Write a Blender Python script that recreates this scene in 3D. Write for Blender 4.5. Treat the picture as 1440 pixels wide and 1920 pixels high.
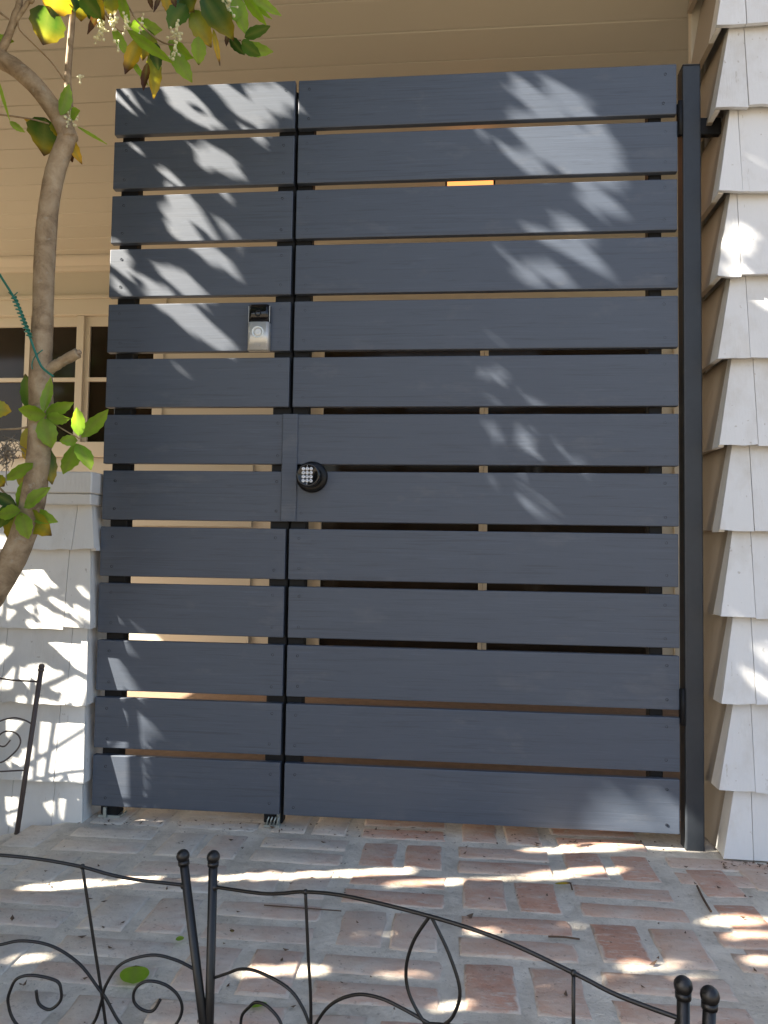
import bpy, bmesh, math, random
import numpy as np
from mathutils import Vector, Matrix, Euler
random.seed(7); rng = np.random.default_rng(7)
R = math.radians
scene = bpy.context.scene
for o in list(bpy.data.objects): bpy.data.objects.remove(o)
COL = scene.collection

# ------------------------------------------------------------------ camera, sky, sun, exposure
CAM = Vector((0.99766, -2.03221, 0.72994)); ROT = (1.61953, -0.015345, 0.093252); FPX = 1398.16
cd = bpy.data.cameras.new('camera'); cam = bpy.data.objects.new('camera', cd); COL.objects.link(cam)
cam.location = CAM; cam.rotation_euler = ROT
cd.sensor_fit = 'HORIZONTAL'; cd.sensor_width = 36; cd.lens = FPX / 1440 * 36
cd.clip_start = 0.02; cd.clip_end = 500
scene.camera = cam
SUN = Vector((1.0, 0.32, -0.86)).normalized()          # direction the light travels
w = bpy.data.worlds.new('World'); scene.world = w; w.use_nodes = True
nt = w.node_tree; bg = nt.nodes['Background']; sky = nt.nodes.new('ShaderNodeTexSky')
sky.sky_type = 'NISHITA'; sky.sun_disc = False; sky.dust_density = 3.5; sky.ozone_density = 0.5
sky.sun_elevation = math.asin(-SUN.z); sky.sun_rotation = math.atan2(-SUN.x, -SUN.y)
nt.links.new(sky.outputs[0], bg.inputs[0]); bg.inputs[1].default_value = 0.055
sd = bpy.data.lights.new('sun', 'SUN'); sd.energy = 5.0; sd.angle = R(0.5); sd.color = (1.0, 0.92, 0.79)
so = bpy.data.objects.new('sun', sd); COL.objects.link(so)
so.rotation_euler = SUN.to_track_quat('-Z', 'Y').to_euler(); so.location = (-6, -4, 8)
vs = scene.view_settings; vs.view_transform = 'Standard'; vs.look = 'None'; vs.gamma = 1; vs.exposure = 2.72
vs.use_curve_mapping = False

# ------------------------------------------------------------------ helpers
RM = Euler(ROT).to_matrix()
def ray(u, v): return RM @ Vector(((u - 720) / FPX, -(v - 960) / FPX, -1))
def aty(u, v, y): d = ray(u, v); return CAM + d * ((y - CAM.y) / d.y)
def atz(u, v, z): d = ray(u, v); return CAM + d * ((z - CAM.z) / d.z)
def atx(u, v, x): d = ray(u, v); return CAM + d * ((x - CAM.x) / d.x)
RMI = RM.transposed()
def to_px(P):
    d = RMI @ (Vector(P) - CAM)
    if d.z > -0.02: return None
    return 720 - FPX * d.x / d.z, 960 + FPX * d.y / d.z

def tag(o, label=None, cat=None, group=None, kind=None):
    if label: o['label'] = label
    if cat: o['category'] = cat
    if group: o['group'] = group
    if kind: o['kind'] = kind
    return o
def empty(name, loc, label=None, cat=None, group=None, kind=None):
    o = bpy.data.objects.new(name, None); COL.objects.link(o); o.location = loc; o.empty_display_size = 0.05
    return tag(o, label, cat, group, kind)
def link(name, me, parent=None, loc=None, rot=None):
    o = bpy.data.objects.new(name, me); COL.objects.link(o)
    if loc is not None: o.location = loc
    if rot is not None: o.rotation_euler = rot
    if parent is not None:
        o.parent = parent
        # all shapes are given in world coordinates: undo the parents' translation
        p = Vector((0, 0, 0)); q = parent
        while q is not None: p += q.location; q = q.parent
        o.location = Vector(o.location) - p
    return o

class MB:
    def __init__(s): s.v = []; s.f = []; s.m = []; s.smooth = []; s.col = []
    def add(s, vs, fs, mi=0, sm=False):
        b = len(s.v); s.v += [tuple(q) for q in vs]
        for f in fs: s.f.append(tuple(b + i for i in f)); s.m.append(mi); s.smooth.append(sm)
        return s
    def box(s, x0, x1, y0, y1, z0, z1, mi=0):
        V = [(x, y, z) for z in (z0, z1) for y in (y0, y1) for x in (x0, x1)]
        return s.add(V, [(0, 2, 3, 1), (4, 5, 7, 6), (0, 1, 5, 4), (2, 6, 7, 3), (0, 4, 6, 2), (1, 3, 7, 5)], mi)
    def tube(s, pts, rad, n=8, mi=0, cap=True):
        pts = [Vector(p) for p in pts]
        if not hasattr(rad, '__len__'): rad = [rad] * len(pts)
        V = []; prev = None
        for i, p in enumerate(pts):
            t = (pts[min(i + 1, len(pts) - 1)] - pts[max(i - 1, 0)]).normalized()
            if prev is None: a = t.orthogonal().normalized()
            else: a = (prev - t * prev.dot(t)).normalized()
            prev = a; b = t.cross(a)
            for k in range(n):
                q = 2 * math.pi * k / n; V.append(p + (a * math.cos(q) + b * math.sin(q)) * rad[i])
        F = [(i * n + k, i * n + (k + 1) % n, (i + 1) * n + (k + 1) % n, (i + 1) * n + k) for i in range(len(pts) - 1) for k in range(n)]
        if cap: F += [tuple(reversed(range(n))), tuple(range((len(pts) - 1) * n, len(pts) * n))]
        return s.add(V, F, mi, True)
    def ball(s, c, r, n=12, mi=0, sq=1.0):
        c = Vector(c); V = [c + Vector((0, 0, r * sq))]; m = n // 2
        for i in range(1, m):
            a = math.pi * i / m
            for k in range(n):
                b = 2 * math.pi * k / n; V.append(c + Vector((r * math.sin(a) * math.cos(b), r * math.sin(a) * math.sin(b), r * sq * math.cos(a))))
        V.append(c - Vector((0, 0, r * sq))); L = len(V) - 1
        F = [(0, 1 + k, 1 + (k + 1) % n) for k in range(n)]
        F += [(1 + i * n + k, 1 + (i + 1) * n + k, 1 + (i + 1) * n + (k + 1) % n, 1 + i * n + (k + 1) % n) for i in range(m - 2) for k in range(n)]
        F += [(L, 1 + (m - 2) * n + (k + 1) % n, 1 + (m - 2) * n + k) for k in range(n)]
        return s.add(V, F, mi, True)
    def lathe_y(s, cx, cz, prof, n=32, mi=0):               # profile of (y, radius) turned about an axis along y
        V = [(cx + r * math.cos(2 * math.pi * k / n), y, cz + r * math.sin(2 * math.pi * k / n)) for y, r in prof for k in range(n)]
        F = [(i * n + k, i * n + (k + 1) % n, (i + 1) * n + (k + 1) % n, (i + 1) * n + k) for i in range(len(prof) - 1) for k in range(n)]
        F += [tuple(range((len(prof) - 1) * n, len(prof) * n)), tuple(reversed(range(n)))]
        return s.add(V, F, mi, True)
    def mesh(s, name, mats, origin=None, bevel=0, seg=1, autosmooth=True):
        me = bpy.data.meshes.new(name); o = Vector(origin) if origin is not None else Vector((0, 0, 0))
        me.from_pydata([Vector(q) - o for q in s.v], [], s.f)
        for i, p in enumerate(me.polygons): p.material_index = s.m[i]; p.use_smooth = s.smooth[i]
        for m in (mats if isinstance(mats, (list, tuple)) else [mats]): me.materials.append(m)
        bm = bmesh.new(); bm.from_mesh(me)
        bmesh.ops.recalc_face_normals(bm, faces=bm.faces)
        if bevel:
            es = [e for e in bm.edges if len(e.link_faces) == 2 and e.calc_face_angle() > 0.7]
            bmesh.ops.bevel(bm, geom=es, offset=bevel, segments=seg, affect='EDGES', profile=0.5)
        bm.to_mesh(me); bm.free(); me.update()
        return me
    def build(s, name, mats, parent=None, origin=None, bevel=0, seg=1):
        if origin is None:
            a = np.array(s.v); origin = Vector((a.min(0) + a.max(0)) / 2)
        return link(name, s.mesh(name, mats, origin, bevel, seg), parent, origin)

def copy_tree(o, parent=None):
    c = o.copy(); COL.objects.link(c)
    if parent is not None: c.parent = parent
    for ch in list(o.children): copy_tree(ch, c)
    return c

# ------------------------------------------------------------------ materials
class N:
    def __init__(s, name):
        s.m = bpy.data.materials.new(name); s.m.use_nodes = True; s.t = s.m.node_tree; s.n = s.t.nodes; s.b = s.n['Principled BSDF']
    def new(s, typ, **k):
        n = s.n.new('ShaderNode' + typ)
        for a, v in k.items(): setattr(n, a, v)
        return n
    def l(s, a, b): s.t.links.new(a, b)
    def coords(s, kind='Object', scale=(1, 1, 1), rnd=True):
        tc = s.new('TexCoord'); mp = s.new('Mapping'); mp.inputs['Scale'].default_value = scale
        if rnd:
            oi = s.new('ObjectInfo'); mm = s.new('Vector' + 'Math'); mm.operation = 'MULTIPLY_ADD'
            mm.inputs[1].default_value = (1, 1, 1)
            cb = s.new('CombineXYZ'); mu = s.new('Math'); mu.operation = 'MULTIPLY'; mu.inputs[1].default_value = 37.0
            s.l(oi.outputs['Random'], mu.inputs[0])
            for i in range(3): s.l(mu.outputs[0], cb.inputs[i])
            s.l(tc.outputs[kind], mm.inputs[0]); s.l(cb.outputs[0], mm.inputs[2]); s.l(mm.outputs[0], mp.inputs[0])
        else: s.l(tc.outputs[kind], mp.inputs[0])
        return mp.outputs[0]
    def noise(s, vec, scale, detail=4, rough=0.55, dist=0.0):
        n = s.new('TexNoise'); n.inputs['Scale'].default_value = scale; n.inputs['Detail'].default_value = detail
        n.inputs['Roughness'].default_value = rough; n.inputs['Distortion'].default_value = dist
        if vec is not None: s.l(vec, n.inputs['Vector'])
        return n.outputs['Fac']
    def ramp(s, fac, stops):
        r = s.new('ValToRGB'); e = r.color_ramp.elements
        while len(e) > 1: e.remove(e[0])
        for i, (p, c) in enumerate(stops):
            q = e[0] if i == 0 else e.new(p); q.position = p; q.color = (*c, 1) if len(c) == 3 else c
        s.l(fac, r.inputs[0]); return r.outputs[0]
    def mix(s, fac, a, b, mode='MIX'):
        m = s.new('Mix'); m.data_type = 'RGBA'; m.blend_type = mode
        for sock, v in ((m.inputs[0], fac), (m.inputs[6], a), (m.inputs[7], b)):
            if isinstance(v, (int, float)): sock.default_value = v
            elif isinstance(v, tuple): sock.default_value = (*v, 1) if len(v) == 3 else v
            else: s.l(v, sock)
        return m.outputs[2]
    def math(s, op, a, b=0.0, clamp=False):
        m = s.new('Math'); m.operation = op; m.use_clamp = clamp
        for sock, v in ((m.inputs[0], a), (m.inputs[1], b)):
            if isinstance(v, (int, float)): sock.default_value = v
            else: s.l(v, sock)
        return m.outputs[0]
    def rnd(s): return s.new('ObjectInfo').outputs['Random']
    def base(s, c):
        if isinstance(c, tuple): s.b.inputs['Base Color'].default_value = (*c, 1)
        else: s.l(c, s.b.inputs['Base Color'])
    def set(s, rough=0.5, spec=0.5, metal=0.0):
        if isinstance(rough, (int, float)): s.b.inputs['Roughness'].default_value = rough
        else: s.l(rough, s.b.inputs['Roughness'])
        s.b.inputs['Specular IOR Level'].default_value = spec; s.b.inputs['Metallic'].default_value = metal
    def bump(s, h, dist=0.002, strength=1.0, prev=None):
        b = s.new('Bump'); b.inputs['Strength'].default_value = strength; b.inputs['Distance'].default_value = dist
        s.l(h, b.inputs['Height'])
        if prev is not None: s.l(prev, b.inputs['Normal'])
        s.l(b.outputs[0], s.b.inputs['Normal']); return b.outputs[0]

def m_gate():
    n = N('slate_paint_on_wood')
    g = n.noise(n.coords(scale=(0.8, 12, 30)), 4.0, 6, 0.62, 1.6)
    g2 = n.noise(n.coords(scale=(3.0, 60, 150)), 3.0, 3, 0.6, 0.3)
    bl = n.noise(n.coords(scale=(1, 1, 1)), 2.5, 3)
    c = n.mix(n.math('MULTIPLY', bl, 0.7), (0.051, 0.066, 0.096), (0.067, 0.086, 0.119))
    grain = n.ramp(g, [(0.34, (0.74, 0.74, 0.74)), (0.48, (1, 1, 1)), (0.56, (0.95, 0.95, 0.95)), (0.66, (1.14, 1.14, 1.14))])
    tone = n.ramp(n.rnd(), [(0, (0.92, 0.93, 0.95)), (1, (1.07, 1.06, 1.04))]); c = n.mix(1.0, c, tone, 'MULTIPLY')
    du = n.ramp(n.noise(n.coords(scale=(1, 1, 2.5)), 5, 5, 0.7), [(0.56, (0, 0, 0)), (0.8, (0.16, 0.16, 0.16))]); c = n.mix(du, c, (0.30, 0.28, 0.25))
    n.base(n.mix(1.0, c, grain, 'MULTIPLY'))
    n.set(n.math('MULTIPLY_ADD', bl, 0.12, False) if False else 0.58, 0.8)
    b = n.bump(g, 0.0016, 0.20); n.bump(g2, 0.0006, 0.12, b)
    return n.m
def m_metal(name, col, rough=0.45, bumpy=0.0):
    n = N(name); v = n.noise(n.coords(), 60, 3)
    n.base(n.mix(v, tuple(q * 0.85 for q in col), tuple(q * 1.15 for q in col))); n.set(rough, 0.5)
    if bumpy: n.bump(n.noise(n.coords(), 350, 2), bumpy, 0.5)
    return n.m
def m_white(name, col, dirt=(0.42, 0.38, 0.31), amt=0.5):
    n = N(name)
    g = n.noise(n.coords(scale=(60, 60, 4)), 3.0, 5, 0.6, 0.4)
    st = n.noise(n.coords(scale=(3, 3, 2)), 3.0, 6, 0.65)
    ch = n.noise(n.coords(scale=(1, 1, 1)), 70, 3, 0.5)
    tone = n.math('MULTIPLY_ADD', n.rnd(), 0.0) if False else n.rnd()
    c = n.mix(tone, tuple(q * 0.95 for q in col), tuple(min(1, q * 1.03) for q in col))
    f = n.ramp(st, [(0.5, (0, 0, 0)), (0.78, (amt, amt, amt))]); c = n.mix(f, c, dirt)
    k = n.ramp(ch, [(0.70, (0, 0, 0)), (0.74, (0.55, 0.55, 0.55))]); c = n.mix(k, c, (0.33, 0.29, 0.24))
    cr = n.ramp(n.noise(n.coords(scale=(26, 26, 1.3)), 2.2, 4, 0.6, 0.3), [(0.690, (0, 0, 0)), (0.700, (0.6, 0.6, 0.6)), (0.716, (0, 0, 0))]); c = n.mix(cr, c, (0.30, 0.27, 0.22))
    n.base(c); n.set(0.55, 0.4)
    b = n.bump(g, 0.0016, 0.6); n.bump(st, 0.003, 0.35, b)
    return n.m
def m_brick():
    n = N('worn_brick')
    geo = n.new('NewGeometry'); sx = n.new('SeparateXYZ'); n.l(geo.outputs['Position'], sx.inputs[0])
    big = n.noise(geo.outputs['Position'], 2.6, 5, 0.6)
    fine = n.noise(n.coords(), 26, 8, 0.68)
    mid = n.noise(n.coords(scale=(1, 1.6, 1)), 11, 6, 0.62)
    c = n.ramp(n.rnd(), [(0.0, (0.48, 0.20, 0.115)), (0.3, (0.56, 0.235, 0.13)), (0.6, (0.48, 0.265, 0.175)), (0.85, (0.60, 0.275, 0.155)), (1.0, (0.45, 0.28, 0.20))])
    c = n.mix(n.math('MULTIPLY', fine, 0.6), c, (0.50, 0.33, 0.255))
    # cement smears left on the brick faces: heavier on the left half of the walk, patchy elsewhere
    lf = n.new('MapRange'); lf.inputs[1].default_value = 1.10; lf.inputs[2].default_value = 0.30; lf.inputs[3].default_value = 0.0; lf.inputs[4].default_value = 0.30
    n.l(sx.outputs[0], lf.inputs[0])
    a = n.math('ADD', n.math('ADD', n.math('MULTIPLY', mid, 0.6), n.math('MULTIPLY', big, 0.4)), lf.outputs[0])
    a = n.math('ADD', a, n.math('MULTIPLY', n.math('SUBTRACT', n.rnd(), 0.5), 0.16))
    f = n.ramp(a, [(0.40, (0.12, 0.12, 0.12)), (0.56, (0.5, 0.5, 0.5)), (0.78, (0.92, 0.92, 0.92))])
    gs = n.new('SeparateXYZ'); tg = n.new('TexCoord'); n.l(tg.outputs['Object'], gs.inputs[0])
    # distance to the nearest side of the brick, from the two half sizes stored on the object
    at = n.new('Attribute'); at.attribute_type = 'OBJECT'; at.attribute_name = 'half_size'; hs = n.new('SeparateXYZ'); n.l(at.outputs['Vector'], hs.inputs[0])
    ed = n.math('MINIMUM', n.math('SUBTRACT', hs.outputs[0], n.math('ABSOLUTE', gs.outputs[0])), n.math('SUBTRACT', hs.outputs[1], n.math('ABSOLUTE', gs.outputs[1])))
    ed = n.math('ADD', ed, n.math('MULTIPLY', n.math('SUBTRACT', mid, 0.5), 0.035))
    ef = n.ramp(n.math('MULTIPLY', ed, 20.0), [(0.02, (0.80, 0.80, 0.80)), (0.15, (0, 0, 0))])
    strk = n.noise(n.coords(scale=(7, 30, 1)), 3.0, 7, 0.7, 0.6); sf = n.ramp(strk, [(0.50, (0, 0, 0)), (0.66, (0.8, 0.8, 0.8))])
    f = n.mix(1.0, n.mix(1.0, f, ef, 'LIGHTEN'), sf, 'LIGHTEN')
    cem = n.mix(fine, (0.46, 0.415, 0.35), (0.76, 0.70, 0.61))
    c = n.mix(f, c, cem)
    sp = n.ramp(n.noise(n.coords(), 75, 5, 0.7), [(0.30, (1, 1, 1)), (0.42, (0, 0, 0))]); c = n.mix(n.math('MULTIPLY', sp, 0.55), c, (0.12, 0.085, 0.065))
    pt = n.ramp(n.noise(n.coords(), 120, 4, 0.7), [(0.60, (0, 0, 0)), (0.70, (0.5, 0.5, 0.5))]); c = n.mix(pt, c, (0.58, 0.53, 0.46))
    n.base(c); n.set(0.85, 0.3)
    b = n.bump(fine, 0.005, 0.9); n.bump(mid, 0.008, 0.6, b)
    return n.m
def m_mortar():
    n = N('cement_mortar'); geo = n.new('NewGeometry').outputs['Position']
    a = n.noise(geo, 14, 9, 0.72, 0.4); f = n.noise(geo, 80, 6, 0.75); st = n.noise(geo, 2.5, 4)
    c = n.ramp(a, [(0.30, (0.46, 0.405, 0.33)), (0.46, (0.66, 0.60, 0.51)), (0.66, (0.84, 0.77, 0.66))]); c = n.mix(n.ramp(st, [(0.5, (0, 0, 0)), (0.75, (0.45, 0.45, 0.45))]), c, (0.34, 0.28, 0.21))
    gr = n.noise(geo, 220, 3, 0.7); c = n.mix(n.math('MULTIPLY', gr, 0.35), c, (0.52, 0.46, 0.38))
    k = n.ramp(f, [(0.33, (1, 1, 1)), (0.42, (0, 0, 0))]); c = n.mix(n.math('MULTIPLY', k, 0.5), c, (0.13, 0.11, 0.09))
    n.base(c); n.set(0.9, 0.25); b = n.bump(f, 0.004, 0.9); n.bump(a, 0.012, 0.7, b); return n.m
def m_soil():
    n = N('garden_soil'); geo = n.new('NewGeometry').outputs['Position']
    a = n.noise(geo, 6, 8, 0.7); n.base(n.mix(a, (0.05, 0.032, 0.018), (0.19, 0.125, 0.07))); n.set(0.95, 0.2); n.bump(n.noise(geo, 30, 6, .7), 0.02, 0.8); return n.m
def m_ground():
    n = N('yard_ground'); geo = n.new('NewGeometry').outputs['Position']
    a = n.noise(geo, 0.6, 6, 0.7); n.base(n.mix(a, (0.12, 0.10, 0.075), (0.21, 0.18, 0.14))); n.set(0.95, 0.2); n.bump(n.noise(geo, 20, 5), 0.01, 0.6); return n.m
def m_paint(name, col, rough=0.55, grain=0.0006):
    n = N(name); g = n.noise(n.coords(scale=(1.5, 40, 40)), 3, 5, 0.6, 0.4); s_ = n.noise(n.coords(), 4, 4)
    c = n.mix(n.rnd(), tuple(q * 0.96 for q in col), tuple(q * 1.03 for q in col)); c = n.mix(n.math('MULTIPLY', s_, 0.25), c, tuple(q * 0.86 for q in col))
    n.base(c); n.set(rough, 0.4); n.bump(g, grain, 0.5); return n.m
def m_bark():
    n = N('smooth_grey_bark'); v = n.coords(kind='Object', rnd=False)
    a = n.noise(v, 22, 7, 0.65, 0.4); mp = n.coords(scale=(1, 1, 0.22), rnd=False); f = n.noise(mp, 120, 5, 0.6)
    c = n.ramp(a, [(0.3, (0.16, 0.11, 0.066)), (0.5, (0.32, 0.235, 0.145)), (0.68, (0.44, 0.345, 0.23))])
    k = n.ramp(n.noise(v, 60, 4), [(0.62, (0, 0, 0)), (0.7, (0.6, 0.6, 0.6))]); c = n.mix(k, c, (0.36, 0.32, 0.25))
    n.base(c); n.set(0.8, 0.3); b = n.bump(f, 0.0025, 0.7); n.bump(a, 0.004, 0.4, b); return n.m
def m_leaf():
    n = N('leaf_blade'); at = n.new('Attribute'); at.attribute_name = 'Col'
    v = n.coords(); a = n.noise(v, 45, 5, 0.6)
    c = n.mix(n.math('MULTIPLY', a, 0.45), at.outputs['Color'], (0.03, 0.05, 0.012), 'MULTIPLY')
    sp = n.ramp(n.noise(v, 120, 3), [(0.70, (0, 0, 0)), (0.76, (0.5, 0.5, 0.5))]); c = n.mix(sp, c, (0.16, 0.09, 0.03))
    n.base(c); n.set(0.42, 0.45); n.bump(a, 0.0012, 0.5)
    tr = n.new('BsdfTranslucent'); mx = n.new('MixShader'); mx.inputs[0].default_value = 0.45
    hs = n.mix(1.0, c, (1.3, 1.35, 0.6), 'MULTIPLY'); n.l(hs, tr.inputs[0])
    out = n.n['Material Output']; n.l(n.b.outputs[0], mx.inputs[1]); n.l(tr.outputs[0], mx.inputs[2]); n.l(mx.outputs[0], out.inputs[0])
    return n.m
def m_flat(name, col, rough=0.5, spec=0.5, metal=0.0, var=0.1):
    n = N(name); v = n.noise(n.coords(), 30, 4)
    n.base(n.mix(v, tuple(q * (1 - var) for q in col), tuple(q * (1 + var) for q in col))); n.set(rough, spec, metal); return n.m
def m_emit(name, col, strength):
    n = N(name); n.base(tuple(col)); n.b.inputs['Emission Color'].default_value = (*col, 1); n.b.inputs['Emission Strength'].default_value = strength; return n.m
def m_glass():
    n = N('dark_window_glass'); a = n.noise(n.coords(), 3, 3)
    n.base(n.mix(a, (0.010, 0.008, 0.006), (0.028, 0.019, 0.012))); n.set(0.08, 0.22); n.bump(a, 0.004, 0.15); return n.m

GATE = m_gate(); FRAME = m_metal('black_steel', (0.007, 0.0075, 0.009), 0.55); FRAME.node_tree.nodes['Principled BSDF'].inputs['Specular IOR Level'].default_value = 0.25; POST = m_metal('slate_steel', (0.024, 0.029, 0.036), 0.48, 0.0004)
WHITE = m_white('white_shingle_paint', (0.675, 0.685, 0.69)); WHITE2 = m_white('white_wall_paint', (0.72, 0.71, 0.68), amt=0.35)
CREAM = m_paint('cream_house_paint', (0.55, 0.505, 0.405)); CREAMT = m_paint('cream_trim_paint', (0.58, 0.53, 0.43)); CEIL = m_paint('cream_ceiling_paint', (0.52, 0.495, 0.41))
BRICK = m_brick(); MORTAR = m_mortar(); SOIL = m_soil(); GROUND = m_ground(); BARK = m_bark(); LEAF = m_leaf()
IRON = m_metal('black_iron', (0.008, 0.008, 0.009), 0.40, 0.0006); IRONOLD = m_metal('rusty_iron', (0.075, 0.055, 0.048), 0.6, 0.0006)
GLASS = m_glass(); SILVER = m_flat('satin_nickel', (0.60, 0.60, 0.57), 0.34, 0.5, 0.4, 0.03); BLACKG = m_flat('gloss_black', (0.008, 0.008, 0.009), 0.12, 0.5)
BLACKM = m_flat('satin_black', (0.006, 0.006, 0.007), 0.38, 0.3); KEY = m_flat('white_key', (0.75, 0.78, 0.82), 0.4); INK = m_flat('black_ink', (0.01, 0.01, 0.01), 0.6)
RINGW = m_flat('pale_ring', (0.72, 0.78, 0.78), 0.3, 0.5, 0.2); GREYP = m_flat('grey_print', (0.42, 0.42, 0.42), 0.5)
WIRE = m_flat('green_plastic', (0.012, 0.16, 0.115), 0.3, 0.6); FLOWER = m_flat('cream_flower', (0.72, 0.70, 0.44), 0.7); TWIG = m_flat('brown_twig', (0.10, 0.06, 0.035), 0.8)
DRY = m_flat('dry_stalks', (0.26, 0.22, 0.17), 0.9); CUT = m_flat('cut_wood', (0.34, 0.25, 0.17), 0.85); LAMPG = m_emit('amber_lamp_glass', (1.0, 0.36, 0.10), 0.26)
STUCCO = m_paint('far_house_paint', (0.5, 0.47, 0.42)); ZINC = m_flat('zinc', (0.42, 0.45, 0.42), 0.45, 0.5, 0.6, 0.2); SIDE_SHADE = m_paint('shaded_side_paint', (0.36, 0.31, 0.245)); FLOOR = m_flat('dark_brick_floor', (0.20, 0.13, 0.085), 0.8, 0.3, 0, 0.35); DOORW = m_paint('tan_door_paint', (0.62, 0.54, 0.40))  # side paint has the shade behind the post mixed into its colour

# ------------------------------------------------------------------ ground
GZ = -0.035; SZ = -0.16
def struct(name, o): tag(o, kind='structure'); return o
g = MB(); g.add([(-150, -150, SZ - 0.01), (150, -150, SZ - 0.01), (150, 150, SZ - 0.01), (-150, 150, SZ - 0.01)], [(0, 1, 2, 3)])
struct('ground', link('ground', g.mesh('ground', GROUND)))
g = MB(); nx, ny = 60, 40
def soil_z(x, y): return SZ + 0.012 * math.sin(9 * x + 3 * y) + 0.01 * math.sin(17 * y - 6 * x) + random.uniform(-.006, .006)
V = [(-3.2 + 6.4 * i / nx, -2.1 + 2.2 * j / ny, 0) for j in range(ny + 1) for i in range(nx + 1)]
V = [(x, y, soil_z(x, y)) for x, y, _ in V]
g.add(V, [(j * (nx + 1) + i, j * (nx + 1) + i + 1, (j + 1) * (nx + 1) + i + 1, (j + 1) * (nx + 1) + i) for j in range(ny) for i in range(nx)])
struct('soil_bed', link('soil_bed', g.mesh('soil_bed', SOIL)))

# brick walk: a mortar slab with every visible brick set into it
patio = empty('brick_walk', (0.8, -0.4, GZ), 'worn red brick walk with wide grey mortar joints in front of the gate', 'brick walk', kind='structure')
outl = [(-0.012, 0.02), (-0.10, -0.065), (-0.185, -0.14), (-0.24, -0.25), (-0.25, -0.93), (2.6, -0.93), (2.6, 0.2), (1.72, 0.2), (1.72, 0.30), (-0.012, 0.30)]
MZ = GZ - 0.0034
g = MB(); n_ = len(outl)
bm_v = [(x, y, MZ) for x, y in outl] + [(x, y, SZ - 0.03) for x, y in outl]
g.add(bm_v, [tuple(range(n_))] + [(i, i + n_, (i + 1) % n_ + n_, (i + 1) % n_) for i in range(n_)])
g.build('mortar_bed', MORTAR, patio)
def inside(x, y, poly):
    c = False; j = len(poly) - 1
    for i in range(len(poly)):
        xi, yi = poly[i]; xj, yj = poly[j]
        if (yi > y) != (yj > y) and x < (xj - xi) * (y - yi) / (yj - yi) + xi: c = not c
        j = i
    return c
def brick_mesh(L, Wd, k):
    r = random.Random(k * 97 + int(L * 1000)); hx, hy = L / 2, Wd / 2; b = 0.006
    n = 3
    ring = []
    for (ax, ay, bx, by) in ((-hx, -hy, hx, -hy), (hx, -hy, hx, hy), (hx, hy, -hx, hy), (-hx, hy, -hx, -hy)):
        for i in range(n):
            t = i / n; j = r.uniform(-.0025, .0025) if i else r.uniform(-.004, 0.001)
            x = ax + (bx - ax) * t; y = ay + (by - ay) * t; q = math.hypot(x, y)
            ring.append((x * (1 + j / q), y * (1 + j / q)))
    m = len(ring); V = []
    for (x, y) in ring: V.append((x, y, -0.02))
    for (x, y) in ring: V.append((x, y, -0.003 + r.uniform(-.001, .001)))
    for (x, y) in ring: V.append((x * (1 - b / hx), y * (1 - b / hy), r.uniform(-.0012, .0008)))
    V.append((0, 0, r.uniform(-.001, .001)))
    F = [(i + o * m, (i + 1) % m + o * m, (i + 1) % m + (o + 1) * m, i + (o + 1) * m) for o in (0, 1) for i in range(m)]
    F += [(2 * m + i, 2 * m + (i + 1) % m, 3 * m) for i in range(m)]
    q = MB(); q.add(V, F, 0, False); me = q.mesh('brick', BRICK)
    for i, p in enumerate(me.polygons): p.use_smooth = i >= m
    return me
BM = {('H', k): brick_mesh(0.224, 0.066, k) for k in range(5)}
BM.update({('V', k): brick_mesh(0.094, 0.146, k + 10) for k in range(5)})
BM.update({('S', k): brick_mesh(0.205, 0.094, k + 20) for k in range(3)})
def put_brick(kind, x, y, rz=0.0):
    if not inside(x, y, outl): return
    o = link('brick', BM[(kind, random.randrange(3 if kind == 'S' else 5))], patio, (x + random.uniform(-.004, .004), y + random.uniform(-.003, .003), GZ + random.uniform(-.0022, .0010)), (random.uniform(-.006, .006), random.uniform(-.006, .006), rz + random.uniform(-.02, .02)))
    o['half_size'] = {'H': (0.112, 0.033, 0.0), 'V': (0.047, 0.073, 0.0), 'S': (0.1025, 0.047, 0.0)}[kind]
# courses read off the photograph: alternating blocks of two stretchers and two headers
MW = 0.256
rows = [(-0.130, 0), (-0.313, 1), (-0.493, 0), (-0.672, 1), (-0.850, 0), (0.052, 1), (0.235, 0), (0.41, 1)]
for (yc, par) in rows:
    for c in range(-1, 7):
        xc = 1.386 - c * MW
        if yc > 0 and (xc < -.1): continue
        if (c + par) % 2 == 1:
            put_brick('H', xc, yc + 0.044); put_brick('H', xc, yc - 0.044)
        elif not (c == -1):
            put_brick('V', xc - 0.057, yc); put_brick('V', xc + 0.057, yc)
for i in range(8):                                         # bricks to the right of the long joint
    for j, x in enumerate((1.615, 1.745, 1.875, 2.005, 2.135)):
        y = -0.15 - i * 0.118 + (0.03 if j % 2 else 0)
        if j % 2 == 0 or True: put_brick('V', x, -0.19 - i * 0.178 + 0.05 * (j % 2), R(3))

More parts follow.
